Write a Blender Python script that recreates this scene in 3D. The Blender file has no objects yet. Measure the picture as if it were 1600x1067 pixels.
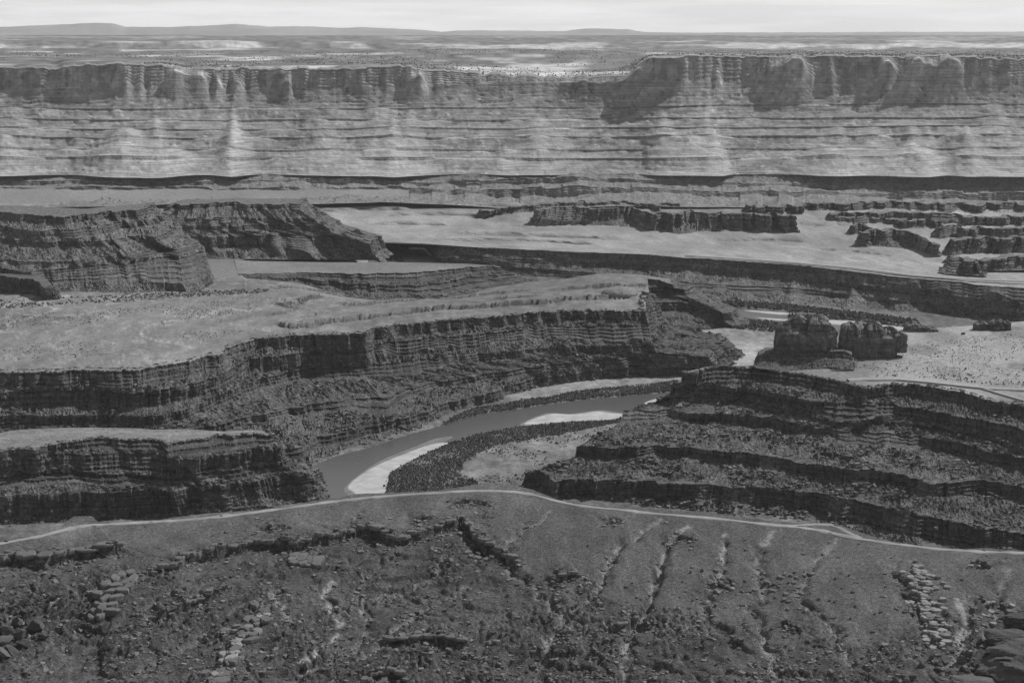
import bpy, math, random
import numpy as np
from mathutils import Vector

# ------------------------------------------------------------------ camera, sky, sun, exposure
SC = bpy.context.scene
COL = SC.collection
CAMZ = 570.0                     # metres above the river
F = 2600.0                       # focal length in photo pixels (1600 wide)
HORIZON = 48.0
ALPHA = math.atan((533.5 - HORIZON) / F)
CA, SA = math.cos(ALPHA), math.sin(ALPHA)

cam_data = bpy.data.cameras.new('camera')
cam_data.sensor_width = 36.0
cam_data.lens = F / 1600.0 * 36.0
cam_data.clip_start = 1.0
cam_data.clip_end = 200000.0
cam = bpy.data.objects.new('camera', cam_data)
COL.objects.link(cam)
cam.location = (0, 0, CAMZ)
cam.rotation_euler = (math.pi / 2 - ALPHA, 0, 0)
SC.camera = cam

SUN_EL = math.radians(45.0)
SUN_AZ = math.radians(54.0)      # to the right of the viewing direction, beyond the canyon
world = bpy.data.worlds.new('World')
SC.world = world
world.use_nodes = True
wn = world.node_tree
wn.nodes.clear()
w_out = wn.nodes.new('ShaderNodeOutputWorld')
w_bg = wn.nodes.new('ShaderNodeBackground')
w_sky = wn.nodes.new('ShaderNodeTexSky')
w_sky.sky_type = 'NISHITA'
w_sky.sun_disc = False
w_sky.sun_elevation = SUN_EL
w_sky.sun_rotation = SUN_AZ
w_sky.altitude = 1700
w_sky.air_density = 1.0
w_sky.dust_density = 2.0
w_bw = wn.nodes.new('ShaderNodeRGBToBW')
w_tc = wn.nodes.new('ShaderNodeTexCoord')
w_map = wn.nodes.new('ShaderNodeMapping')
w_map.inputs['Scale'].default_value = (3.0, 3.0, 42.0)
w_noise = wn.nodes.new('ShaderNodeTexNoise')
w_noise.inputs['Scale'].default_value = 2.2
w_noise.inputs['Detail'].default_value = 6
w_noise.inputs['Roughness'].default_value = 0.55
w_ramp = wn.nodes.new('ShaderNodeMapRange')
w_ramp.inputs['From Min'].default_value = 0.40
w_ramp.inputs['From Max'].default_value = 0.62
w_ramp.inputs['To Min'].default_value = 0.0
w_ramp.inputs['To Max'].default_value = 1.0
w_mix = wn.nodes.new('ShaderNodeMix')          # thin high cloud evens the sky out
w_mix.data_type = 'FLOAT'
w_mix.inputs[3].default_value = 10.5
w_fac = wn.nodes.new('ShaderNodeMath')
w_fac.operation = 'MULTIPLY_ADD'
w_fac.inputs[1].default_value = 0.40
w_fac.inputs[2].default_value = 0.50
L = wn.links.new
L(w_sky.outputs['Color'], w_bw.inputs['Color'])
L(w_tc.outputs['Generated'], w_map.inputs['Vector'])
L(w_map.outputs['Vector'], w_noise.inputs['Vector'])
L(w_noise.outputs['Fac'], w_ramp.inputs['Value'])
L(w_ramp.outputs['Result'], w_fac.inputs[0])
w_sep = wn.nodes.new('ShaderNodeSeparateXYZ')
w_el = wn.nodes.new('ShaderNodeMapRange')
w_el.inputs['From Min'].default_value = 0.02
w_el.inputs['From Max'].default_value = 0.55
w_el.inputs['To Min'].default_value = 1.0
w_el.inputs['To Max'].default_value = 0.10
w_mul = wn.nodes.new('ShaderNodeMath')
w_mul.operation = 'MULTIPLY'
L(w_tc.outputs['Generated'], w_sep.inputs['Vector'])
L(w_sep.outputs['Z'], w_el.inputs['Value'])
L(w_fac.outputs['Value'], w_mul.inputs[0])
L(w_el.outputs['Result'], w_mul.inputs[1])
L(w_mul.outputs['Value'], w_mix.inputs[0])
L(w_bw.outputs['Val'], w_mix.inputs[2])
L(w_mix.outputs[0], w_bg.inputs['Color'])
w_bg.inputs['Strength'].default_value = 0.085
L(w_bg.outputs['Background'], w_out.inputs['Surface'])

sun_d = bpy.data.lights.new('sun', 'SUN')
sun_d.energy = 4.2
sun_d.angle = math.radians(1.2)
sun_d.color = (1, 1, 1)
sun = bpy.data.objects.new('sun', sun_d)
COL.objects.link(sun)
SDIR = Vector((math.sin(SUN_AZ) * math.cos(SUN_EL), math.cos(SUN_AZ) * math.cos(SUN_EL), math.sin(SUN_EL)))
sun.rotation_euler = (-SDIR).to_track_quat('-Z', 'Y').to_euler()
sun.location = (0, 0, 3000)

SC.view_settings.view_transform = 'Standard'
SC.view_settings.look = 'None'
SC.view_settings.exposure = 0.0
SC.view_settings.gamma = 1.0
SC.view_settings.use_curve_mapping = False
SC.cycles.max_bounces = 4
SC.cycles.diffuse_bounces = 2
SC.cycles.glossy_bounces = 2
SC.cycles.volume_bounces = 0
SC.cycles.use_denoising = True

# ------------------------------------------------------------------ noise
def hsh(ix, iy=0, seed=0):
    ix = np.asarray(ix).astype(np.int64); iy = np.asarray(iy).astype(np.int64)
    n = (ix * 374761393 + iy * 668265263 + seed * 982451653) & 0xFFFFFFFF
    n = ((n ^ (n >> 13)) * 1274126177) & 0xFFFFFFFF
    n = ((n ^ (n >> 16)) * 2246822519) & 0xFFFFFFFF
    n = n ^ (n >> 15)
    return (n & 0xFFFFFF) / float(0x1000000)

def vn(x, y, seed=0):
    x, y = np.broadcast_arrays(np.asarray(x, float), np.asarray(y, float))
    ix = np.floor(x); iy = np.floor(y)
    fx = x - ix; fy = y - iy
    fx = fx * fx * (3 - 2 * fx); fy = fy * fy * (3 - 2 * fy)
    a = hsh(ix, iy, seed); b = hsh(ix + 1, iy, seed)
    c = hsh(ix, iy + 1, seed); d = hsh(ix + 1, iy + 1, seed)
    return (a + (b - a) * fx) * (1 - fy) + (c + (d - c) * fx) * fy

def fbm(x, y, octv=4, seed=0, gain=0.5):
    """about -1..1"""
    s = 0; a = 1.0; t = 0
    for k in range(octv):
        s = s + a * (vn(x, y, seed + 17 * k) * 2 - 1); t += a
        x = x * 2.03 + 11.3; y = y * 2.03 - 7.7; a *= gain
    return s / t * 1.6

def worley(x, y, seed=0):
    """distance to the nearest feature point and that cell's random number"""
    x, y = np.broadcast_arrays(np.asarray(x, float), np.asarray(y, float))
    ix = np.floor(x); iy = np.floor(y)
    best = np.full(x.shape, 9.0); rid = np.zeros(x.shape)
    for dx in (-1, 0, 1):
        for dy in (-1, 0, 1):
            cx = ix + dx; cy = iy + dy
            px = cx + hsh(cx, cy, seed); py = cy + hsh(cx, cy, seed + 5)
            d = np.hypot(px - x, py - y)
            m = d < best
            best = np.where(m, d, best); rid = np.where(m, hsh(cx, cy, seed + 9), rid)
    return best, rid

def blocks(s, w, seed=0, row=0):
    """jointed rock along a line: random value of the block, distance to the joint (0..0.5 of a width)"""
    u = s / w + 0.6 * (vn(s / (w * 1.7), np.asarray(row) * 3.1, seed) - 0.5) * 2
    k = np.floor(u); f = u - k
    return hsh(k, row, seed + 3), np.minimum(f, 1 - f)

def sstep(a, b, x):
    t = np.clip((x - a) / (b - a), 0, 1)
    return t * t * (3 - 2 * t)

# ------------------------------------------------------------------ photo pixels to rays
def ray(px, py):
    px = np.asarray(px, float); py = np.asarray(py, float)
    yu = -(py - 533.5) / F
    dy = CA + yu * SA
    return (px - 800.0) / F / dy, (yu * CA - SA) / dy      # X per metre of Y, Z per metre of Y

PLAIN_Y = [1500, 2000, 2600, 3100, 3400, 3800, 4250, 4600, 5000, 5300, 5600]
PLAIN_Z = [110, 110, 107, 82, 64, 50, 37, 45, 62, 85, 100]
def plain(Y):
    return np.interp(Y, PLAIN_Y, PLAIN_Z)

def at_z(px, py, z):
    a, b = ray(px, py)
    Y = (z - CAMZ) / b
    return np.stack(np.broadcast_arrays(a * Y, Y, np.asarray(z, float) + 0 * Y), -1)

def at_d(px, py, d):
    a, b = ray(px, py)
    d = np.asarray(d, float) + 0 * a
    return np.stack([a * d, d, CAMZ + b * d], -1)

def at_plain(px, py, off=0.0):
    a, b = ray(px, py)
    Y = np.full(np.broadcast(a, b).shape, 2000.0)
    lo = np.full(Y.shape, 1000.0); hi = np.full(Y.shape, 7000.0)
    for _ in range(40):                     # first crossing of the ray with the dipping bench surface
        mid = (lo + hi) / 2
        below = CAMZ + b * mid < plain(mid) + off
        hi = np.where(below, mid, hi); lo = np.where(below, lo, mid)
    Y = (lo + hi) / 2
    return np.stack([a * Y, Y, CAMZ + b * Y], -1)

def project(P):
    P = np.asarray(P, float)
    x = P[..., 0]; y = P[..., 1]; z = P[..., 2] - CAMZ
    fw = y * CA - z * SA; up = y * SA + z * CA
    return 800 + F * x / fw, 533.5 - F * up / fw

# ------------------------------------------------------------------ materials (the photograph is black and white)
def make_mat(name, value, scale=0.25, contrast=0.5, bump=0.6, bscale=0.5, rough=0.95, strata=0.0, dist=1.0, spec=0.15, vor=None, vmap=(1, 1, 1), vcon=0.0, vbump=0.0):
    m = bpy.data.materials.new(name)
    m.use_nodes = True
    nt = m.node_tree; nd = nt.nodes; ln = nt.links.new
    p = nd['Principled BSDF']
    p.inputs['Roughness'].default_value = rough
    p.inputs['Specular IOR Level'].default_value = spec
    tc = nd.new('ShaderNodeTexCoord')
    at = nd.new('ShaderNodeAttribute'); at.attribute_name = 'tone'
    n1 = nd.new('ShaderNodeTexNoise'); n1.inputs['Scale'].default_value = scale
    n1.inputs['Detail'].default_value = 8; n1.inputs['Roughness'].default_value = 0.62
    ln(tc.outputs['Object'], n1.inputs['Vector'])
    mr = nd.new('ShaderNodeMapRange')
    mr.inputs['From Min'].default_value = 0.3; mr.inputs['From Max'].default_value = 0.7
    mr.inputs['To Min'].default_value = 1 - contrast; mr.inputs['To Max'].default_value = 1 + contrast
    ln(n1.outputs['Fac'], mr.inputs['Value'])
    mu = nd.new('ShaderNodeMath'); mu.operation = 'MULTIPLY'
    ln(at.outputs['Fac'], mu.inputs[0]); ln(mr.outputs['Result'], mu.inputs[1])
    last = mu.outputs[0]
    if strata:
        mp = nd.new('ShaderNodeMapping'); mp.inputs['Scale'].default_value = (0.006, 0.006, 0.55)
        ln(tc.outputs['Object'], mp.inputs['Vector'])
        n3 = nd.new('ShaderNodeTexNoise'); n3.inputs['Scale'].default_value = 1.0; n3.inputs['Detail'].default_value = 4
        ln(mp.outputs['Vector'], n3.inputs['Vector'])
        m3 = nd.new('ShaderNodeMapRange'); m3.inputs['From Min'].default_value = 0.35; m3.inputs['From Max'].default_value = 0.65
        m3.inputs['To Min'].default_value = 1 - strata; m3.inputs['To Max'].default_value = 1 + strata
        ln(n3.outputs['Fac'], m3.inputs['Value'])
        mm = nd.new('ShaderNodeMath'); mm.operation = 'MULTIPLY'
        ln(last, mm.inputs[0]); ln(m3.outputs['Result'], mm.inputs[1]); last = mm.outputs[0]
    vor_h = None
    if vor:
        vm = nd.new('ShaderNodeMapping'); vm.inputs['Scale'].default_value = vmap
        ln(tc.outputs['Object'], vm.inputs['Vector'])
        # a little turbulence so that the pieces do not look cut by machine
        nz = nd.new('ShaderNodeTexNoise'); nz.inputs['Scale'].default_value = vor * .8; nz.inputs['Detail'].default_value = 2
        ln(vm.outputs['Vector'], nz.inputs['Vector'])
        va = nd.new('ShaderNodeVectorMath'); va.operation = 'MULTIPLY_ADD'
        va.inputs[1].default_value = (1.2 / vor,) * 3
        ln(nz.outputs['Color'], va.inputs[0]); ln(vm.outputs['Vector'], va.inputs[2])
        vo = nd.new('ShaderNodeTexVoronoi'); vo.inputs['Scale'].default_value = vor
        ln(va.outputs[0], vo.inputs['Vector'])
        bwv = nd.new('ShaderNodeSeparateColor'); ln(vo.outputs['Color'], bwv.inputs[0])
        mv = nd.new('ShaderNodeMapRange'); mv.inputs['To Min'].default_value = 1 - vcon; mv.inputs['To Max'].default_value = 1 + vcon
        ln(bwv.outputs[0], mv.inputs['Value'])
        mq = nd.new('ShaderNodeMath'); mq.operation = 'MULTIPLY'
        ln(last, mq.inputs[0]); ln(mv.outputs['Result'], mq.inputs[1]); last = mq.outputs[0]
        vor_h = vo.outputs['Distance']
    sc = nd.new('ShaderNodeMath'); sc.operation = 'MULTIPLY'; sc.inputs[1].default_value = value
    ln(last, sc.inputs[0])
    ln(sc.outputs[0], p.inputs['Base Color'])
    if bump:
        n2 = nd.new('ShaderNodeTexNoise'); n2.inputs['Scale'].default_value = bscale
        n2.inputs['Detail'].default_value = 6; n2.inputs['Roughness'].default_value = 0.7
        ln(tc.outputs['Object'], n2.inputs['Vector'])
        bp = nd.new('ShaderNodeBump'); bp.inputs['Strength'].default_value = bump; bp.inputs['Distance'].default_value = dist
        ln(n2.outputs['Fac'], bp.inputs['Height'])
        if vor_h is not None and vbump:
            b2 = nd.new('ShaderNodeBump'); b2.invert = True; b2.inputs['Strength'].default_value = 1.0; b2.inputs['Distance'].default_value = vbump
            ln(vor_h, b2.inputs['Height']); ln(bp.outputs['Normal'], b2.inputs['Normal']); ln(b2.outputs['Normal'], p.inputs['Normal'])
        else:
            ln(bp.outputs['Normal'], p.inputs['Normal'])
    return m

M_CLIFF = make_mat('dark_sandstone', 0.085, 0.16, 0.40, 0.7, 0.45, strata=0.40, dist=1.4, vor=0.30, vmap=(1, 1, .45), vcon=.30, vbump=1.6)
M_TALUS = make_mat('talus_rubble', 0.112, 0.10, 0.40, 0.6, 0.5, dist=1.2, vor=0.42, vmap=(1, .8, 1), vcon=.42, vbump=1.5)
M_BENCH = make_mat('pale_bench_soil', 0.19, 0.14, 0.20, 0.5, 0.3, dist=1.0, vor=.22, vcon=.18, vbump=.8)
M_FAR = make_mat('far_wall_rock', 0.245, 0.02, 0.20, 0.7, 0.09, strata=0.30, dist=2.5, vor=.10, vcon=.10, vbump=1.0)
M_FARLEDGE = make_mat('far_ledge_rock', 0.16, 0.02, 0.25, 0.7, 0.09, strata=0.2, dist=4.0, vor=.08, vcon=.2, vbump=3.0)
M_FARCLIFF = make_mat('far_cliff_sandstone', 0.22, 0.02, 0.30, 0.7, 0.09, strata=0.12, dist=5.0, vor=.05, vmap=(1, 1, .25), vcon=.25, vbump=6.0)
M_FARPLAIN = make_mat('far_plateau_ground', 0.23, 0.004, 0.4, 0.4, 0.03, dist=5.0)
M_SLOPE = make_mat('near_slope_soil', 0.105, 0.35, 0.35, 0.7, 0.9, dist=0.7, vor=.9, vmap=(1, .6, 1), vcon=.38, vbump=.6)
M_FLOOR = make_mat('valley_floor_soil', 0.16, 0.05, 0.3, 0.5, 0.4, dist=0.8, vor=.30, vcon=.2, vbump=.8)
M_ROCK = make_mat('boulder_stone', 0.12, 0.5, 0.35, 0.8, 0.8, dist=0.7)
M_PALE = make_mat('pale_stone', 0.21, 0.5, 0.3, 0.8, 0.8, dist=0.6)
M_SAND = make_mat('river_sand', 0.40, 0.05, 0.25, 0.2, 0.4, dist=0.2)
M_ROAD = make_mat('graded_dirt_road', 0.27, 0.1, 0.15, 0.1, 0.8, dist=0.1)
M_LEAF = make_mat('tamarisk_foliage', 0.075, 0.3, 0.4, 0.5, 1.0, dist=0.5)
M_SHRUB = make_mat('desert_shrub', 0.08, 0.5, 0.4, 0.4, 1.5, dist=0.3)
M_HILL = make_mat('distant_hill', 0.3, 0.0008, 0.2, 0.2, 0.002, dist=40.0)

def make_water():
    m = bpy.data.materials.new('muddy_river_water'); m.use_nodes = True
    nd = m.node_tree.nodes; ln = m.node_tree.links.new
    p = nd['Principled BSDF']
    p.inputs['Base Color'].default_value = (0.085, 0.085, 0.085, 1)
    p.inputs['Roughness'].default_value = 0.22
    p.inputs['IOR'].default_value = 1.33
    tc = nd.new('ShaderNodeTexCoord')
    n = nd.new('ShaderNodeTexNoise'); n.inputs['Scale'].default_value = 0.12; n.inputs['Detail'].default_value = 5
    b = nd.new('ShaderNodeBump'); b.inputs['Strength'].default_value = 0.12; b.inputs['Distance'].default_value = 0.4
    ln(tc.outputs['Object'], n.inputs['Vector']); ln(n.outputs['Fac'], b.inputs['Height']); ln(b.outputs['Normal'], p.inputs['Normal'])
    return m
M_WATER = make_water()

# ------------------------------------------------------------------ mesh helpers
def mesh_from(name, verts, quads, mat, tone=None, smooth=True, parent=None):
    me = bpy.data.meshes.new(name)
    verts = np.ascontiguousarray(verts, dtype=np.float32).reshape(-1, 3)
    quads = np.ascontiguousarray(quads, dtype=np.int32)
    n = quads.shape[1]
    me.vertices.add(len(verts)); me.vertices.foreach_set('co', verts.ravel())
    me.loops.add(quads.size); me.loops.foreach_set('vertex_index', quads.ravel())
    me.polygons.add(len(quads))
    me.polygons.foreach_set('loop_start', np.arange(0, quads.size, n, dtype=np.int32))
    try:
        me.polygons.foreach_set('loop_total', np.full(len(quads), n, dtype=np.int32))
    except Exception:
        pass
    me.polygons.foreach_set('use_smooth', np.full(len(quads), smooth, dtype=bool))
    t = me.attributes.new('tone', 'FLOAT', 'POINT')
    t.data.foreach_set('value', np.ascontiguousarray(np.ones(len(verts)) if tone is None else (np.full(len(verts), float(tone)) if np.ndim(tone) == 0 else np.asarray(tone).ravel()), dtype=np.float32))
    me.materials.append(mat)
    me.update(calc_edges=True)
    o = bpy.data.objects.new(name, me)
    COL.objects.link(o)
    if parent is not None:
        o.parent = parent
    return o

def grid_mesh(name, G, mat, tone=None, smooth=True, parent=None):
    """G: rows x columns x 3; the first row lies farthest, normals point up / towards the camera"""
    r, c = G.shape[:2]
    i = np.arange(r * c).reshape(r, c)
    q = np.stack([i[:-1, :-1], i[1:, :-1], i[1:, 1:], i[:-1, 1:]], -1).reshape(-1, 4)
    return mesh_from(name, G, q, mat, tone, smooth, parent)

def tag(o, label=None, cat=None, group=None, kind=None):
    if label: o['label'] = label
    if cat: o['category'] = cat
    if group: o['group'] = group
    if kind: o['kind'] = kind
    return o

def empty(name, loc=(0, 0, 0)):
    o = bpy.data.objects.new(name, None)
    COL.objects.link(o)
    o.location = loc
    o.empty_display_size = 5
    return o

def interp_line(pts, x):
    p = sorted(pts)
    return np.interp(x, [q[0] for q in p], [q[1] for q in p])

def smooth1(a, k):
    if k < 1: return a
    ker = np.hanning(2 * k + 3)[1:-1]; ker /= ker.sum()
    pad = np.concatenate([np.full(k, a[0]), a, np.full(k, a[-1])])
    return np.convolve(pad, ker, 'valid')

# ------------------------------------------------------------------ landforms: sheets lofted through ledge lines
def strat(lines, kinds, zrim, zfoot, cliff=78.0):
    """Elevation of each ledge as a fraction of the drop from rim (0) to foot (1)."""
    t = np.linspace(0.03, 0.97, 160)
    X = [p[0][0] + (p[-1][0] - p[0][0]) * t for p in lines]
    B = [ray(x, interp_line(p, x))[1] for x, p in zip(X, lines)]
    zr = zrim(X[0])
    if callable(zfoot): zfoot = zfoot(X[0])
    def chain(sig):
        z = zr.copy(); Y = (z - CAMZ) / B[0]; out = [np.zeros_like(z)]
        for i, k in enumerate(kinds):
            T = math.tan(math.radians(cliff if k == 'cliff' else sig))
            Y1 = (CAMZ - z + Y * T) / (T - B[i + 1])
            z = CAMZ + B[i + 1] * Y1; Y = Y1
            out.append((zr - z) / (zr - zfoot))
        return [float(np.median(o)) for o in out]
    lo, hi = 4.0, 55.0
    for _ in range(30):
        mid = (lo + hi) / 2
        if chain(mid)[-1] < 1: lo = mid
        else: hi = mid
    fr = np.maximum.accumulate(np.array(chain((lo + hi) / 2)))
    return fr / fr[-1], (lo + hi) / 2

def landform(name, lines, kinds, P=None, zrim=None, zfoot=0.0, flat_from=0, ncol=400, rowpx=1.5, tails=(None, None),
             seed=1, wcol=7.0, amp=3.0, wave=4.0, rub=1.2, cones=(), mats=None, sm=3, tone=1.0, flat_tone=None,
             part_names=None, minback=True, bury=1.0, terr=1.0, per=5.0, ls=1.0, flat_dz=None, keep_slopes=None, jit=None, seg_mats=None, follow=True, colw=0.0, bur_gain=.5, flat_rows=64, smooth_slopes=False):
    """lines: photo polylines, back/top first. kinds[i] in flat / cliff / slope between line i and i+1.
    Elevations: P(i, x, y) -> 3D points when given, else from strat() below line `flat_from`."""
    t = np.linspace(0, 1, ncol)
    pts = []
    if zrim is not None:
        fr, sig = strat(lines[flat_from:], kinds[flat_from:], zrim, zfoot)
    for i, ln_ in enumerate(lines):
        x = ln_[0][0] + (ln_[-1][0] - ln_[0][0]) * t
        y = smooth1(interp_line(ln_, x), sm)
        if jit and i in jit:
            ja, jw = jit[i]
            y = y + ja * (.9 * (blocks(x, jw, seed + 500)[0] - .5) + .7 * (blocks(x, jw * 2.6, seed + 501)[0] - .5) + .5 * fbm(x / (jw * 1.2), i * .3, 3, seed + 502))
        if P is not None and (zrim is None or i < flat_from):
            q = P(i, x, y)
        else:
            zr = zrim(x)
            zf0 = zfoot(x) if callable(zfoot) else zfoot
            q = at_z(x, y, zr + (zf0 - zr) * fr[i - flat_from])
        pts.append(np.array(q))
    # keep every ledge in front of the one above it
    for i, k in enumerate(kinds):
        a, b = pts[i], pts[i + 1]
        if k == 'flat' or not minback: continue
        dz = np.maximum(a[:, 2] - b[:, 2], 0)
        lim = a[:, 1] - dz * (0.10 if k == 'cliff' else 0.55)
        over = b[:, 1] > lim
        lim = smooth1(np.minimum(lim, np.maximum(lim, b[:, 1])), 2)
        f = np.where(over, lim / np.maximum(b[:, 1], 1), 1.0)
        b[:, 0] *= f; b[:, 1] *= f
    # tails close a spur's end: every line runs back beside the bench to the bench's rear corner
    nfl = 0
    while nfl < len(kinds) and kinds[nfl] == 'flat': nfl += 1
    for side, tl in enumerate(tails):
        if tl is None: continue
        n, extra = tl[:2]; cap_ = tl[2] if len(tl) > 2 else 600.0
        e_ = -1 if side else 0
        vec = pts[nfl - 1][e_][:2] - pts[nfl][e_][:2]
        if np.hypot(*vec) > cap_: vec = vec / np.hypot(*vec) * cap_
        stp = np.linspace(0, 1, n + 1)[1:]
        for i in range(len(pts)):
            e = pts[i][e_]
            if i < nfl:
                add = np.repeat(e[None], n, 0) + np.stack([stp * .01 * (1 if side else -1), 0 * stp, 0 * stp], -1)
            else:
                sw = extra * (i - nfl) / max(1, len(pts) - 1 - nfl) * (1 if side else -1) * np.sin(np.pi * stp * .5)
                add = np.stack([e[0] + vec[0] * stp + sw + min(10., .06 * np.hypot(*vec)) * (fbm(stp * 6, 0 * stp, 3, seed + 700) - fbm(0., 0., 3, seed + 700)), e[1] + vec[1] * stp, np.full(n, e[2])], -1)
            pts[i] = np.concatenate([pts[i], add]) if side else np.concatenate([add[::-1], pts[i]])
    N = len(pts[0])
    # mean line, arc length, outward normal
    core = [p for p, k in zip(pts[1:], kinds) if k != 'flat'] or pts
    mean = sum(core) / len(core)
    mx = smooth1(mean[:, 0], 8); my = smooth1(mean[:, 1], 8)
    tx = np.gradient(mx); ty = np.gradient(my)
    ll = np.hypot(tx, ty) + 1e-6
    s = np.concatenate([[0], np.cumsum(np.hypot(np.diff(mean[:, 0]), np.diff(mean[:, 1])))])
    nx, ny = ty / ll, -tx / ll
    nseg = len(kinds)
    burs = {}
    for i in range(nseg):
        if kinds[i] == 'cliff':
            dzc = np.clip(pts[i][:, 2] - pts[i + 1][:, 2], 0, None)
            bur = sstep(.05, .75, fbm(s / (wcol * 9), i * 7.7, 3, seed + 300)) * .8 * bury + .22 * vn(s / (wcol * 2.5), i * 3.3, seed + 301) * bury
            burs[i] = bur
            pts[i + 1] = pts[i + 1].copy(); pts[i + 1][:, 2] += bur * dzc
    # outward offset at every ledge line
    coff = []
    for i in range(nseg):
        if kinds[i] == 'cliff':
            hgt = np.clip(pts[i][:, 2] - pts[i + 1][:, 2], 0, None)
            a = np.clip(hgt / 14.0, 0.0, 1.0)
            r1, j1 = blocks(s, wcol, seed * 31 + i)
            r2, j2 = blocks(s, wcol * 2.7, seed * 31 + i + 400)
            deep = (hsh(np.floor(s / wcol), i, seed + 9) > .72)
            o = amp * a * ((0.30 + .6 * colw) * (r1 - .5) + 1.0 * (r2 - .5)) - amp * a * 0.5 * (1 - sstep(0.02, .24, j1)) * deep - amp * a * .4 * (1 - sstep(0, .10, j2))
            rg = np.clip(1 - np.abs(fbm(s / (wcol * 5.5), i * 5.0, 4, seed + 60 + i)) * 2.2, -1, 1)
            o = o + wave * (rg * .9 + .5 * fbm(s / (wcol * 1.3), i * 2.0, 2, seed + 61 + i)) * np.clip(a * 2, .35, 1)
            o = smooth1(o, 1) * (.6 if i == nfl else 1.0)
            coff.append((o, a, r1, j1))
        else:
            coff.append(None)
    swav = wave * 0.8 * fbm(s / 120.0, 0.5, 2, seed + 90)
    root_parts = []
    rows = []; trows = []; segrange = []
    start = 0
    zero = np.zeros(N)
    for i, k in enumerate(kinds):
        a, b = pts[i], pts[i + 1]
        pa = project(a); pb = project(b)
        hpx = np.percentile(np.abs(pb[1] - pa[1]), 80)
        n = max(2 if k == 'flat' else 4, int(math.ceil(hpx / rowpx)))
        n = min(n, 90 if k != 'flat' else flat_rows)
        v = np.linspace(0, 1, n + 1)
        if i > 0: v = v[1:]
        dz = (a[:, 2] - b[:, 2])
        up = coff[i - 1][0] if i > 0 and coff[i - 1] is not None else (zero if i == 0 or kinds[i-1] == 'flat' else zero)
        dn = coff[i + 1][0] if i + 1 < nseg and coff[i + 1] is not None else zero
        rr = []; tt = []
        for vv in v:
            if k == 'cliff':
                o, am, r1, j1 = coff[i]
                nb = max(2, int(round(np.median(np.clip(dz, 0, None)) / 4.6)))
                fr_ = vv * nb; bi = min(int(fr_), nb - 1); ff = fr_ - bi
                h = (bi + ff ** 5) / nb
                w = vv
                rb, jb = blocks(s, wcol * (0.6 + 1.1 * hsh(bi, i, seed)), seed * 7 + i, bi)
                o = o + (1 - .85 * colw) * am * amp * (0.60 * (rb - .5) - 0.30 * (1 - sstep(0, .16, jb)) * (rb > .4)) + am * 0.25 * amp * (hsh(bi, 7, seed + i) - .5)
                o = o - am * amp * 0.16 * (1 - abs(2 * ff - 1)) ** 0.1 * (ff < .08)
                ddz = -am * 1.2 * (r1) * (1 - vv) - am * .5 * fbm(s / 2.3, bi * 3.3, 2, seed + 8) * (1 - vv)
                tn = 0.78 + 0.34 * (0.6 * rb + 0.4 * hsh(bi, 3, seed + i)) - 0.25 * (1 - sstep(0, .1, j1))
                tn = tn + 0.10 * fbm(s / 25., vv * 2, 2, seed + 3)
                tn = tn * (1 + bur_gain * burs[i] * (.4 + .6 * vv))
            elif k == 'slope':
                h = vv; w = vv + 0.10 * math.sin(math.pi * vv)
                o = up * (1 - vv) ** 2 + dn * vv ** 2
                env = math.sin(math.pi * min(max(vv, 0), 1)) ** 0.6
                L_ = np.hypot(b[:, 0] - a[:, 0], b[:, 1] - a[:, 1])
                along = vv * L_
                g = fbm(s / (16.0 * ls) + along / 60., along / (70.0 * ls) + i * 9, 3, seed + 20 + i)
                ddz = env * (rub * 1.1 * g * np.clip(dz / 12, .3, 1.5)) + env * rub * .8 * fbm(s / (4.0 * ls), along / (4.0 * ls) + 31 * i, 3, seed + 40, .6)
                wd, wr = worley(s / (3.6 * ls), along / (3.6 * ls) + 19 * i, seed + 70)
                wd2, wr2 = worley(s / (7.5 * ls), along / (7.5 * ls) + 19 * i, seed + 72)
                dens = sstep(.25, .7, vn(s / 22., along / 30. + 5 * i, seed + 75))
                ddz = ddz + env * rub * (1.7 * np.clip(.46 - wd, 0, 1) * (wr > .35) * 2 * dens + 3.6 * np.clip(.40 - wd2, 0, 1) * (wr2 > .70) * 2 * dens)
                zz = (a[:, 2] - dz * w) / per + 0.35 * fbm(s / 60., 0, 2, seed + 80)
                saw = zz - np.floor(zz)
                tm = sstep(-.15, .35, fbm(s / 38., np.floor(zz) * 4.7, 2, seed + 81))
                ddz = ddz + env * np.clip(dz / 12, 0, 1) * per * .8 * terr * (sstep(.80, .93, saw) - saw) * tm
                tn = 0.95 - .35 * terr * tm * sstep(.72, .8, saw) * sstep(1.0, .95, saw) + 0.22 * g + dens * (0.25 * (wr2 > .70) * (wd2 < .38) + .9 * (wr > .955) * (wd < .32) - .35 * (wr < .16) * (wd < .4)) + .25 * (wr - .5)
            else:
                h = vv; w = vv
                o = dn * vv ** 12
                XX = a[:, 0] + (b[:, 0] - a[:, 0]) * vv; YY = a[:, 1] + (b[:, 1] - a[:, 1]) * vv
                env = min(1.0, 8 * vv * (1 - vv) + .02)
                ddz = env * (0.9 * fbm(XX / 40., YY / 40., 3, seed + 5) + .25 * fbm(XX / 6., YY / 6., 2, seed + 6))
                tn = 1 + 0.05 * fbm(XX / 50., YY / 50., 3, seed + 15)
                if flat_tone is not None: tn = tn * flat_tone(i, XX, YY, vv)
                if flat_dz is not None:
                    fz, ft = flat_dz(XX, YY); ddz = ddz + fz; tn = tn * ft
            if k != 'flat':
                o = o + swav
            else:
                o = o + swav * vv ** 4
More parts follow.
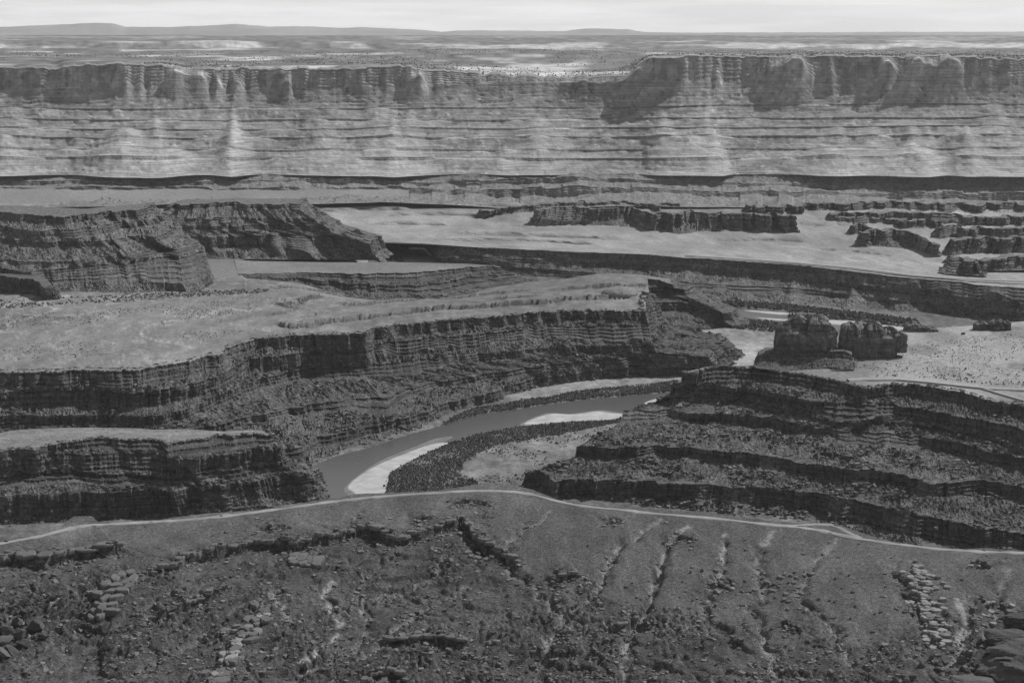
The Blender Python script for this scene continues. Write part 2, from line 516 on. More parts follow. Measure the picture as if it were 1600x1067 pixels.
            if k == 'slope' or k == 'cliff':
                for (cs, wid, hgt, v0) in cones:
                    gv = (i + vv - flat_from) / max(1, (nseg - flat_from))
                    if gv < v0: continue
                    q = (gv - v0) / (1 - v0)
                    prof = sstep(0, 1, np.clip(1 - np.abs(s - cs * s[-1]) / (wid * (0.15 + q)), 0, 1))
                    o = o + hgt * prof * q
                    ddz = ddz + hgt * .18 * prof * math.sin(math.pi * min(1, q * .9 + .1))
                    tn = tn * (1 - prof) + (tn * .55 + .72) * prof
            xx = a[:, 0] + (b[:, 0] - a[:, 0]) * h + nx * o
            yy = a[:, 1] + (b[:, 1] - a[:, 1]) * h + ny * o
            zz_ = a[:, 2] - dz * w + ddz
            if k == 'flat' and follow:       # the bench sags with its beds between its two edges
                Yl = a[:, 1] + (b[:, 1] - a[:, 1]) * vv
                zz_ = plain(Yl) + (a[:, 2] - plain(a[:, 1])) * (1 - vv) ** 2.2 + (b[:, 2] - plain(b[:, 1])) * vv ** 2.2 + ddz
            rr.append(np.stack([xx, yy, zz_], -1)); tt.append(np.clip(tn, .25, 2.5) * tone)
        rows += rr; trows += tt
        end = len(rows)
        segrange.append((start, end))
        start = end - 1
    G = np.array(rows); T = np.array(trows)
    root = empty(name)
    defaults = {'flat': 'bench_top', 'cliff': 'cliff_band', 'slope': 'talus_slope'}
    mm = {'flat': M_BENCH, 'cliff': M_CLIFF, 'slope': M_TALUS}
    if mats: mm.update(mats)
    for i, k in enumerate(kinds):
        r0, r1 = segrange[i]
        nm = (part_names or {}).get(i, defaults[k])
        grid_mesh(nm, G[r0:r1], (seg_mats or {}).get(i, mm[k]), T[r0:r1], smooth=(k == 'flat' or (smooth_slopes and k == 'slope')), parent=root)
        if k == 'slope' and keep_slopes is not None: keep_slopes.append(G[r0:r1])
    return root, G

def ext(pts, left=None, right=None):
    p = sorted(pts)
    if left is not None: p = [(left, p[0][1])] + p
    if right is not None: p = p + [(right, p[-1][1])]
    return p

def poly_dist(X, Y, P):
    """unsigned distance to a polyline, side sign (+ beyond it from the camera), share of the length"""
    best = np.full(X.shape, 1e9); side = np.zeros(X.shape); along = np.zeros(X.shape)
    L0 = 0.0
    seg = np.hypot(np.diff(P[:, 0]), np.diff(P[:, 1])); tot = seg.sum()
    for i in range(len(P) - 1):
        ax, ay = P[i, 0], P[i, 1]; bx, by = P[i + 1, 0], P[i + 1, 1]
        dx, dy = bx - ax, by - ay; ll = dx * dx + dy * dy + 1e-9
        t = np.clip(((X - ax) * dx + (Y - ay) * dy) / ll, 0, 1)
        ex = X - ax - t * dx; ey = Y - ay - t * dy
        d = np.hypot(ex, ey)
        m = d < best
        best = np.where(m, d, best); side = np.where(m, np.sign(dx * ey - dy * ex), side)
        along = np.where(m, (L0 + t * seg[i]) / tot, along)
        L0 += seg[i]
    return best, side, along, tot

def step_field(steps):
    """low rock steps across a bench: (photo polyline, height, decay behind, seed)"""
    W_ = [(at_plain(np.array([p[0] for p in l], float), np.array([p[1] for p in l], float)), h, dec, k) for k, (l, h, dec) in enumerate(steps)]
    def fn(X, Y):
        z = np.zeros(X.shape); t = np.ones(X.shape)
        for LP, h, dec, k in W_:
            sel = (X > LP[:, 0].min() - 60) & (X < LP[:, 0].max() + 60) & (Y > LP[:, 1].min() - 60) & (Y < LP[:, 1].max() + 3 * dec)
            if not sel.any(): continue
            xs, ys = X[sel], Y[sel]
            d, sd, al, tot = poly_dist(xs, ys, LP)
            s_ = d * sd + 9.0 * fbm(xs / 40., ys / 40., 2, 200 + k)
            hh = h * (.6 + .8 * vn(al * tot / 30., k, 210)) * sstep(0, .1, al) * sstep(1, .93, al)
            z[sel] += hh * sstep(-1.2, 1.2, s_) * np.exp(-np.clip(s_, 0, None) / dec) - .35 * hh * sstep(2, -2, s_) * np.exp(-np.clip(-s_, 0, None) / 25.)
            rk = np.exp(-(np.clip(np.abs(s_ + 2) - 2.5, 0, None) / 5.0) ** 2) * np.clip(hh / 4., 0, 1)
            z[sel] += rk * 1.2 * fbm(xs / 5., ys / 5., 3, 220)
            t[sel] *= 1 - .62 * rk * (s_ < 3)
        return z, t
    return fn

# ================================================================== THE SETTING
def in_poly(px, py, poly):
    inside = np.zeros(np.shape(px), bool)
    n = len(poly)
    for i in range(n):
        x1, y1 = poly[i]; x2, y2 = poly[(i + 1) % n]
        if y1 == y2: continue
        c = (y1 > py) != (y2 > py)
        inside ^= c & (px < (x2 - x1) * (py - y1) / (y2 - y1) + x1)
    return inside

def box_blur(a, k):
    for ax in (0, 1):
        for _ in range(2):
            p = np.concatenate([np.repeat(a.take([0], ax), k, ax), a, np.repeat(a.take([-1], ax), k, ax)], ax)
            c = np.cumsum(p, ax); c = np.concatenate([np.zeros_like(c.take([0], ax)), c], ax)
            n = a.shape[ax]; w = 2 * k + 1
            a = (np.take(c, np.arange(w, w + n), ax) - np.take(c, np.arange(0, n), ax)) / w
    return a

# ---- distant hills and the plateau beyond the canyon
HILL = [(-250, 43), (0, 42.5), (50, 40.5), (100, 38.5), (150, 36), (175, 37), (197, 42.5), (260, 43), (330, 40), (370, 38), (420, 42), (480, 41.5),
        (530, 44), (570, 43), (640, 46), (690, 50), (720, 48), (830, 48.5), (880, 49), (915, 45), (980, 46), (1006, 50.3), (1050, 51.5),
        (1200, 51), (1400, 50.4), (1600, 50), (1850, 50)]
hx = np.linspace(-250, 1850, 700)
hy = interp_line(HILL, hx) + 0.35 * fbm(hx / 14., 0, 3, 5)
rows = []
for k, (yy, dd) in enumerate([(0, 23300), (0, 22300), (.25, 21800), (.6, 21300), (1, 20600)]):
    q = at_d(hx, hy + (66 - hy) * yy, dd + 120 * fbm(hx / 60., yy * 2, 3, 8))
    if k == 0: q[:, 2] -= 150
    rows.append(q)
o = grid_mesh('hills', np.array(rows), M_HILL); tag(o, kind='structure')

G_RIM = [(-250, 106), (0, 106), (70, 105.5), (88, 110), (100, 103.5), (180, 101), (250, 103.5), (275, 108), (292, 113), (312, 110), (400, 108.5), (500, 108),
         (600, 106), (640, 104.5), (660, 110), (700, 112), (760, 118), (800, 121), (850, 122), (930, 121), (985, 117), (993, 107), (1005, 97), (1017, 91),
         (1060, 89), (1100, 87.5), (1160, 90), (1250, 88), (1400, 90), (1500, 89), (1600, 93), (1850, 95)]
G_CB = [(-250, 142), (0, 142), (90, 141), (150, 141), (290, 142), (310, 146), (330, 143), (400, 142), (500, 145), (540, 140), (600, 138), (640, 138),
        (700, 137), (800, 131), (900, 131), (990, 130), (1040, 130.5), (1120, 130), (1200, 131), (1300, 127), (1400, 125), (1500, 122), (1600, 122), (1850, 122)]
def g_und(x):
    return .55 * (90 * fbm(x / 230., 3.3, 3, 77) - 230 * np.exp(-((x - 1060) / 75.) ** 2) - 110 * np.exp(-((x - 180) / 90.) ** 2)
            + 160 * np.exp(-((x - 880) / 110.) ** 2) - 120 * sstep(1150, 1400, x))
def wav(y0, k, a=2.0):
    xs = np.arange(-250, 1860, 30)
    return [(float(x), float(y0 + a * fbm(x / 160., k * 3.1, 3, 12) + 4 * math.sin(x / 420. + .6) * (270 - y0) / 120.)) for x in xs]
g_lines = [G_RIM, G_RIM, G_CB]
g_kinds = ['flat', 'cliff']
ys = [(166, 3.5), (185, 4), (199, 3.5), (213, 4.5), (233, 4), (246, 4.5)]
for k, (y0, h) in enumerate(ys):
    t_ = wav(y0, k); b_ = [(x, y + h) for x, y in t_]
    g_lines += [t_, b_]; g_kinds += ['slope', 'cliff']
g_lines.append(wav(273, 9, 1.0)); g_kinds.append('slope')
g_d = []
dcur = 6020.0
G_DS = [6050, 6050, 6005] + [v for k in range(6) for v in (5950 - 78 * k - 30, 5950 - 78 * k - 36)] + [5380]
def gP(i, x, y):
    f_ = (1 - 0.5 * i / (len(g_lines) - 1) if i > 1 else 1.0) * (i < len(g_lines) - 1)
    q = at_d(x, y, G_DS[i] + g_und(x) * f_)
    if i == 0:
        k_ = (q[:, 1] + 420) / q[:, 1]
        q[:, 0] *= k_; q[:, 1] *= k_
    return q
gcones = []
rng = random.Random(4)
for k in range(44):
    gcones.append((rng.random(), rng.uniform(60, 230), rng.uniform(22, 50), rng.choice([.2, .3, .45, .6, .7])))
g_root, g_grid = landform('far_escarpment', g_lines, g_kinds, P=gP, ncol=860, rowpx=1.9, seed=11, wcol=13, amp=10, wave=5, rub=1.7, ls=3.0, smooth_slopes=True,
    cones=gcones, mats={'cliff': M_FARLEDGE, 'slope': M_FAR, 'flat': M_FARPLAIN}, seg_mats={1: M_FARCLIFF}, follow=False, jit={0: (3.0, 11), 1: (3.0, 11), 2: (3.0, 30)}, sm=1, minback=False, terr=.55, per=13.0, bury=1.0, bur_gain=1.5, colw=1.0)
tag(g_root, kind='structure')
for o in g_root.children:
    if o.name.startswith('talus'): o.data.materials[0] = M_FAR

# plateau behind the far rim, with a low pale ledge
ppx_ = np.linspace(-250, 1850, 520)
rimY = 6050 + g_und(ppx_) + 180.0
rb_ = ray(ppx_, interp_line(G_RIM, ppx_))
a_ = rb_[0]
rimZ = CAMZ + rb_[1] * (rimY - 180.0) - 4.0
rows = []; tn = []
for k, dd in enumerate(np.concatenate([[0], np.geomspace(40, 5200, 50)])):
    Y = rimY + dd
    X = a_ * Y
    tgt = 442 + 12 * fbm(X / 1500., Y / 1500., 3, 31)
    f_ = sstep(0, 2600, dd)
    z = rimZ * (1 - f_) + tgt * f_ + (0 if k == 0 else 2.5 * fbm(X / 160., Y / 160., 3, 33) + 5 * sstep(0, 200, dd))
    rows.append(np.stack([X, Y, z], -1))
    sl = sstep(.12, .4, fbm(X / 420., Y / 700., 4, 41) + .75 * np.exp(-((ppx_ - 860) / 110.) ** 2) * (dd < 1500) * (dd > 60) - .15 - .5 * sstep(1040, 1200, ppx_))
    tn.append(.66 + .3 * fbm(X / 60., Y / 260., 4, 42) + 1.2 * sl * (.6 + .8 * vn(X / 25., Y / 120., 46)))
pl_y = rows[-1][:, 1]
for Yk in np.geomspace(11900, 19600, 40):
    Y = np.maximum(np.full(len(a_), Yk) + 500 * fbm(ppx_ / 60., 2.0, 4, 43), pl_y + 30); pl_y = Y
    X = a_ * Y
    step = 40 * sstep(12400, 13100, Yk) * (1 - .75 * sstep(430, 800, ppx_))
    z = 441 + step + 5 * fbm(X / 2500., Y / 2500., 3, 34) + np.clip((Yk - 12000) / 7600., 0, 1) * (72 - step)
    rows.append(np.stack([X, Y, z], -1))
    cliffy = (12300 < Yk < 13300)
    sl = sstep(.05, .5, fbm(ppx_ / 90., Yk / 1500., 4, 44) + (.35 if cliffy else 0))
    tn.append(.7 + .3 * fbm(ppx_ / 9., Yk / 400., 3, 45) + 1.1 * sl * (1.0 if Yk < 15500 else .4) * (.6 + .8 * vn(ppx_ / 4., Yk / 300., 47)))
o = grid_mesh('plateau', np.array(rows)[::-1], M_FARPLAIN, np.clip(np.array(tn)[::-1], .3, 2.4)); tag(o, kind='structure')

# flats behind the left mesas
gx = np.linspace(-260, 640, 130)
rows = []
for Y in np.linspace(3330, 5250, 56)[::-1]:
    X = ray(gx, 400.)[0] * Y
    rows.append(np.stack([X, 0 * X + Y, 0 * X + plain(Y) - 1.0 + .5 * fbm(X / 80., Y / 80., 3, 50) - 60 * sstep(540, 600, gx) * (Y < 4500) - 60 * sstep(380, 396, gx) * (Y < 3870)], -1))
GG = np.array(rows)
o = grid_mesh('far_flats', GG, M_BENCH, np.where(GG[..., 1] < 3900, .93, 1.1) + .2 * fbm(GG[..., 0] / 150., GG[..., 1] / 400., 4, 53)); tag(o, kind='structure')

# ---- stepped ledges at the foot of the far wall, and the far flats with the distant canyon wall
fl = [wav(270, 21, 1.0)]
fl += [[(-250, 281), (0, 282), (100, 283), (250, 284), (330, 283), (400, 281), (500, 281), (600, 283), (700, 284), (800, 279), (900, 277), (1000, 280), (1100, 284), (1300, 288), (1600, 291), (1850, 291)],
       [(-250, 288), (0, 289), (100, 290), (250, 292), (330, 288), (400, 286), (500, 289), (600, 290), (700, 291), (800, 288), (900, 285), (1000, 286), (1100, 290), (1300, 294), (1600, 296), (1850, 296)],
       [(-250, 291), (0, 293), (250, 295), (400, 292), (500, 293), (700, 296), (800, 297), (900, 292), (1000, 293), (1100, 297), (1300, 300), (1600, 303), (1850, 303)],
       [(-250, 305), (0, 306), (180, 308), (260, 310), (330, 306), (400, 308), (500, 306), (600, 306), (700, 304), (800, 310), (900, 307), (1000, 303), (1100, 305), (1300, 308), (1600, 314), (1850, 314)],
       [(-250, 326), (0, 326), (200, 322), (300, 318), (500, 319), (600, 316), (700, 320), (800, 326), (1000, 322), (1300, 326), (1600, 332), (1850, 332)]]
o, _ = landform('terrace_ledges', fl, ['slope', 'cliff', 'slope', 'cliff', 'slope'], P=lambda i, x, y: at_d(x, y, [5400, 5330, 5315, 5240, 5215, 4870][i]),
         ncol=700, rowpx=1.5, seed=13, wcol=15, amp=9, wave=14, rub=1.5, mats={'cliff': M_FARLEDGE, 'slope': M_BENCH}, sm=2, minback=False, tone=1.0, bury=.45, terr=.5, jit={1: (3, 30), 2: (4, 26), 3: (4, 34), 4: (5, 28)})
tag(o, kind='structure')

E_RIM = [(555, 367), (600, 366), (640, 366), (665, 367), (677, 371), (684, 384), (700, 384), (740, 386), (800, 389), (900, 394), (995, 397), (1050, 401), (1075, 403), (1200, 411),
         (1262, 416), (1330, 423), (1425, 435), (1507, 442), (1522, 445), (1600, 450), (1800, 462)]
E = [E_RIM,
     [(553, 373), (600, 372), (665, 373), (677, 378), (684, 391), (740, 395), (800, 399), (900, 403), (995, 407), (1050, 411), (1200, 419), (1300, 430), (1400, 446), (1507, 459), (1600, 469), (1800, 482)],
     [(552, 374), (600, 373), (665, 374), (678, 382), (684, 395), (740, 399), (800, 404), (900, 408), (1000, 412), (1050, 414), (1200, 423), (1300, 437), (1400, 451), (1507, 462), (1600, 473), (1800, 486)],
     [(551, 380), (600, 379), (665, 380), (678, 388), (684, 402), (740, 407), (800, 412), (900, 415), (1000, 418), (1050, 420), (1200, 430), (1300, 445), (1400, 459), (1507, 474), (1600, 482), (1800, 494)],
     [(550, 381), (600, 380), (665, 381), (679, 389), (684, 405), (740, 411), (800, 417), (900, 424), (1000, 431), (1050, 440), (1100, 444), (1200, 448), (1300, 456), (1400, 468), (1507, 479), (1600, 485), (1800, 496)],
     [(550, 384), (600, 384), (665, 384), (680, 392), (685, 409), (740, 414), (800, 423), (900, 432), (1000, 437), (1050, 448), (1100, 455), (1200, 459), (1300, 465), (1400, 475), (1507, 484), (1600, 488), (1800, 498)],
     [(550, 386), (600, 386), (665, 386), (680, 393), (686, 411), (740, 417), (800, 430), (900, 438), (1000, 445), (1050, 456), (1100, 470), (1200, 473), (1300, 478), (1400, 487), (1507, 490), (1600, 492), (1800, 500)]]
ez = lambda x: np.interp(x, [555, 665, 677, 684, 760, 900, 1100, 1700], [29, 29, 32, 45, 52, 56, 60, 62])
fl_back = [(-250, 320), (300, 317), (800, 319), (1800, 330)]
E_STEPS = step_field([([(700, 368), (800, 369), (900, 372), (980, 376)], 6.0, 80.0), ([(1120, 376), (1180, 374), (1260, 377)], 4.0, 80.0), ([(690, 379), (760, 377), (850, 379), (930, 384)], 5.0, 60.0),
    ([(560, 352), (640, 350), (700, 352)], 5.0, 80.0), ([(600, 338), (680, 335), (760, 337)], 6.0, 90.0), ([(500, 330), (560, 327), (640, 328)], 6.0, 90.0), ([(1230, 350), (1290, 352), (1330, 350)], 6.0, 60.0),
    ([(1100, 362), (1160, 360), (1210, 363)], 5.0, 60.0), ([(1270, 388), (1330, 392), (1400, 400)], 3.0, 60.0), ([(640, 322), (720, 324), (820, 322)], 7.0, 90.0)])
def e_tone(i, X, Y, v):
    p = project(np.stack([X, Y, plain(Y)], -1))
    w2 = np.abs(fbm(X / 140., Y / 160., 3, 54))
    return 1.08 + .38 * fbm(X / 260., Y / 420., 4, 51) + .22 * fbm(X / 30., Y / 120., 3, 52) + .35 * sstep(.1, 0, w2)
o, e_grid = landform('far_canyon_wall', [fl_back] + E, ['flat', 'cliff', 'slope', 'cliff', 'slope', 'cliff', 'slope'], P=lambda i, x, y: at_plain(x, y),
    zrim=ez, zfoot=2.0, flat_from=1, ncol=700, rowpx=1.5, seed=21, wcol=8, amp=4.5, wave=7, rub=1.8, bury=.7, tone=1.15, sm=2, flat_tone=e_tone, flat_dz=E_STEPS,
    cones=[(.55, 60, 22, .45), (.66, 40, 25, .5), (.725, 34, 30, .45), (.78, 40, 20, .6)])
tag(o, kind='structure')

# ---- the tongue of bench in mid canyon and its side canyon
D = [[(366, 406), (400, 408), (510, 410), (625, 410), (725, 412), (770, 415)],
     [(372, 427.6), (400, 427), (465, 425.5), (540, 427), (650, 426), (690, 422), (725, 419), (750, 417), (782, 417)],
     [(372, 429.6), (400, 430), (465, 432), (540, 436), (600, 440), (650, 440), (690, 433), (725, 427), (784, 424)],
     [(372, 431), (400, 432), (465, 434.5), (540, 441), (600, 445), (650, 446), (690, 441), (725, 434), (800, 428)],
     [(372, 432.5), (400, 434), (465, 438.5), (540, 453), (600, 459), (650, 462), (690, 462), (710, 454), (760, 447), (805, 437)],
     [(372, 434), (400, 436), (465, 441), (540, 463), (600, 469), (650, 467), (690, 467), (720, 461), (760, 451), (825, 441)]]
d_zr = lambda x: at_plain(x, interp_line(D[1], x))[:, 2]
o, _ = landform('mid_canyon_bench', D, ['flat', 'cliff', 'slope', 'cliff', 'slope'], P=lambda i, x, y: at_plain(x, y), zrim=d_zr, zfoot=lambda x: np.interp(x, [372, 420, 465, 540, 700, 760, 830], [57, 54, 48, 31, 30, 36, 44]), flat_from=1, ncol=420, rowpx=1.1, seed=25, wcol=7,
    amp=5.0, wave=6, rub=1.6, bury=.25, terr=.4, tails=(None, (20, 40)), sm=1, jit={k: (1.6, 12) for k in range(1, 5)}, flat_tone=lambda i, X, Y, v: .93 + .2 * fbm(X / 150., Y / 200., 4, 53))
tag(o, kind='structure')

# ---- the broad left bench and the long wall that drops from it to the river
C_BACK = [(-200, 440), (200, 438), (300, 434), (375, 434), (465, 442), (540, 464), (600, 470), (650, 468), (690, 468), (720, 462), (760, 452), (820, 442), (870, 438), (910, 431), (940, 427), (1000, 429), (1012, 434)]
C_RIM = [(-200, 585), (0, 583), (70, 581), (135, 578), (215, 580), (240, 576), (265, 571), (297, 565), (302, 561), (345, 554), (354, 546), (370, 538), (400, 530), (480, 524), (574, 520.5), (586, 513), (640, 507),
         (700, 501), (760, 495), (800, 492), (860, 487), (920, 486), (960, 486), (1008, 486)]
C = [C_RIM,
     [(-200, 607), (0, 606), (130, 603), (215, 607), (250, 600), (296, 591), (303, 585), (350, 576), (358, 566), (400, 546), (480, 543), (572, 540), (586, 522), (640, 515), (700, 510), (800, 501), (860, 500), (920, 501), (1011, 504)],
     [(-200, 616), (0, 614), (60, 610), (95, 607), (150, 609), (215, 614), (240, 610), (300, 600), (350, 586), (380, 562), (400, 559), (450, 553), (490, 546), (560, 543), (590, 538), (640, 530), (700, 526), (760, 521), (800, 517), (850, 511), (920, 508), (1015, 508)],
     [(-200, 642), (0, 640), (60, 636), (100, 629), (200, 635), (220, 637), (260, 630), (300, 616), (350, 602), (380, 585), (400, 578), (480, 569), (560, 564), (620, 559), (640, 556), (700, 550), (760, 544), (800, 540), (850, 534), (920, 533), (1018, 533)],
     [(-200, 652), (0, 650), (100, 648), (200, 649), (240, 650), (300, 636), (350, 616), (400, 592), (480, 574), (540, 573), (600, 568), (640, 563), (700, 558), (800, 548), (900, 541), (1022, 539)],
     [(-200, 668), (0, 666), (100, 664), (200, 663), (240, 662), (300, 650), (350, 632), (400, 604), (480, 593), (540, 591), (600, 588), (640, 586), (700, 574), (800, 559), (900, 547), (1026, 543)],
     [(-200, 690), (0, 688), (200, 684), (300, 672), (400, 650), (450, 637), (500, 630), (560, 622), (606, 620), (620, 612), (640, 606), (700, 592), (740, 582), (800, 572), (850, 560), (870, 554), (950, 551), (1030, 551), (1110, 550)],
     [(-200, 704), (0, 702), (200, 698), (300, 684), (400, 660), (450, 645), (500, 644), (560, 648), (604, 650), (616, 640), (632, 628), (650, 619), (700, 604), (800, 582), (870, 562), (950, 561), (1030, 561), (1115, 558)],
     [(-200, 724), (0, 722), (300, 714), (400, 706), (460, 700), (480, 693), (500, 684), (540, 675), (600, 662), (640, 652), (700, 630), (800, 604), (900, 575), (1050, 568), (1118, 561)],
     [(-200, 738), (0, 736), (300, 728), (400, 722), (460, 717), (480, 713), (500, 702), (540, 690), (600, 673), (640, 659), (700, 636), (800, 608), (900, 579), (1050, 571), (1120, 563)],
     [(-200, 752), (0, 750), (300, 742), (400, 736), (460, 730), (484, 727), (530, 708), (560, 701), (590, 693), (620, 682), (660, 669), (700, 650), (760, 630), (800, 617), (850, 601), (900, 586), (950, 579), (1050, 575), (1125, 566)]]
def c_flat(i, X, Y, v):
    wash = np.abs(fbm(X / 120. + .6 * fbm(X / 200., Y / 200., 2, 5), Y / 330., 3, 61))
    p = project(np.stack([X, Y, plain(Y)], -1))
    near = sstep(470, 520, p[1]) * sstep(520, 300, p[0])
    w2 = np.abs(fbm(X / 60. + .8 * fbm(X / 120., Y / 90., 2, 6), Y / 90., 3, 64))
    return .95 + .22 * fbm(X / 300., Y / 300., 3, 62) + (.65 * sstep(.12, .0, wash) + .5 * sstep(.08, 0, w2)) * sstep(620, 420, p[0]) + .22 * fbm(X / 14., Y / 40., 3, 65)
def cP(i, x, y):
    z_ = at_plain(x, y)
    zb = np.interp(x, [-200, 355, 385, 420, 465, 540, 700, 760, 830, 900, 1012], [200, 200, 57, 54, 48, 31, 30, 36, 44, 56, 70])
    return at_z(x, y, np.minimum(z_[:, 2], zb))
C_STEPS = step_field([
    ([(440, 500), (446, 509), (456, 512), (470, 511), (500, 505), (560, 497), (600, 491), (650, 486), (720, 479), (760, 478), (800, 475), (850, 473), (880, 468), (950, 466.5), (1010, 466)], 6.0, 90.0),
    ([(428, 470), (437, 475), (447, 477), (458, 472), (470, 467), (490, 458), (508, 451)], 5.5, 45.0),
    ([(525, 472), (545, 470), (560, 468), (600, 461), (640, 455), (655, 451)], 5.0, 40.0),
    ([(865, 453), (885, 451), (920, 449), (960, 447), (1015, 446)], 5.0, 60.0),
    ([(415, 447), (450, 443), (505, 442), (540, 441)], 5.0, 50.0),
    ([(420, 492), (435, 487), (450, 484), (462, 482)], 4.0, 30.0), ([(700, 458), (740, 455), (790, 452), (830, 449)], 4.5, 50.0),
    ([(-50, 478), (60, 474), (170, 468)], 2.0, 60.0), ([(340, 505), (375, 498), (400, 494)], 2.0, 30.0), ([(760, 468), (800, 466), (850, 462)], 3.0, 40.0)])
c_kinds = ['flat'] + ['cliff', 'slope'] * 5
C_SLOPES = []; R_SLOPES = []; W_SLOPES = []
o, c_grid = landform('canyon_wall', [C_BACK] + C, c_kinds, P=cP, zrim=lambda x: at_plain(x, interp_line(C_RIM, x))[:, 2], zfoot=1.0, flat_from=1, ncol=820, jit={k: (2.2 if k < 3 else 1.6, 10 + k) for k in range(1, 11)},
    rowpx=1.5, seed=31, wcol=6.5, amp=4.2, wave=4.5, rub=2.4, bury=.5, tails=(None, (120, 50, 230)), sm=2, flat_tone=c_flat, flat_dz=C_STEPS, keep_slopes=C_SLOPES)
tag(o, kind='structure')

# nose of rock beyond the wall's end
C3 = [[(960, 430), (1000, 429), (1046, 436)],
      [(965, 435), (1000, 434), (1030, 438), (1050, 444)],
      [(965, 441), (1000, 441), (1030, 446), (1053, 451)],
      [(975, 449), (1025, 449), (1050, 449), (1073, 453)],
      [(975, 458), (1025, 459), (1050, 463), (1076, 465)],
      [(985, 472), (1030, 472), (1062, 473), (1090, 476), (1110, 481), (1135, 490)],
      [(985, 488), (1030, 487), (1062, 488), (1090, 489), (1110, 492), (1137, 498)],
      [(990, 520), (1030, 520), (1062, 520), (1110, 516), (1150, 513)]]
o, _ = landform('canyon_wall', C3, follow=False, kinds=['flat', 'cliff', 'slope', 'cliff', 'slope', 'cliff', 'slope'], P=lambda i, x, y: at_z(x, y, 60.0), zrim=lambda x: 60.0 + 0 * x, zfoot=2.0, flat_from=1,
    ncol=170, rowpx=1.2, seed=38, wcol=7, amp=4.5, wave=5, rub=1.4, tails=(None, (10, 40)), sm=1)
tag(o, kind='structure')

# ---- the low spur on the left of the river
W = [[(-200, 678), (0, 676), (20, 672), (50, 670), (110, 668), (150, 668), (215, 669), (240, 671), (290, 670), (320, 672), (350, 674), (400, 671), (418, 674)],
     [(-200, 706), (0, 704), (25, 700), (55, 702), (75, 694), (112, 690), (155, 686.5), (217, 688), (250, 688), (262, 694), (272, 691), (295, 688), (325, 686), (332, 682), (362, 681), (382, 677.5), (400, 677), (424, 680)],
     [(-200, 710), (0, 709), (55, 706), (112, 703), (217, 704), (254, 705), (262, 715), (300, 711), (345, 706), (400, 698), (426, 696)],
     [(-200, 714), (0, 713), (112, 708), (217, 708), (258, 711), (275, 719), (340, 712), (400, 702), (436, 699)],
     [(-200, 733), (0, 732), (112, 735), (217, 738), (262, 742), (290, 738), (340, 730), (400, 715), (438, 713)],
     [(-200, 736), (0, 735), (112, 738), (217, 741), (262, 745), (290, 743), (340, 735), (400, 720), (440, 716)],
     [(-200, 765), (0, 763), (112, 758), (217, 761), (265, 759), (290, 753), (340, 745), (400, 736), (462, 730)],
     [(-200, 776), (0, 774), (60, 772), (120, 769), (217, 768), (265, 766), (300, 762), (350, 752), (400, 739), (460, 733), (483, 732)],
     [(-200, 804), (0, 802), (120, 803), (217, 803), (300, 800), (350, 794), (380, 788), (400, 783), (450, 782), (492, 776)],
     [(-200, 822), (0, 820), (120, 818), (217, 813), (300, 808), (380, 802), (430, 796), (495, 782)]]
o, w_grid = landform('rock_spur', W, ['flat'] + ['cliff', 'slope'] * 4, follow=False, P=lambda i, x, y: at_z(x, y, np.interp(x, [0, 420], [77.0, 74.0])), zrim=lambda x: 76.0 + 0 * x, zfoot=1.0, flat_from=1,
    ncol=520, jit={k: (2.0, 14 + k) for k in range(1, 9)}, rowpx=1.4, seed=41, wcol=8, amp=4.5, wave=4.0, rub=1.6, bury=.45, tails=(None, (10, 20)), sm=1, keep_slopes=W_SLOPES,
    flat_tone=lambda i, X, Y, v: .95 + .5 * np.exp(-((v - .35) / .1) ** 2) * .5)
tag(o, kind='structure')

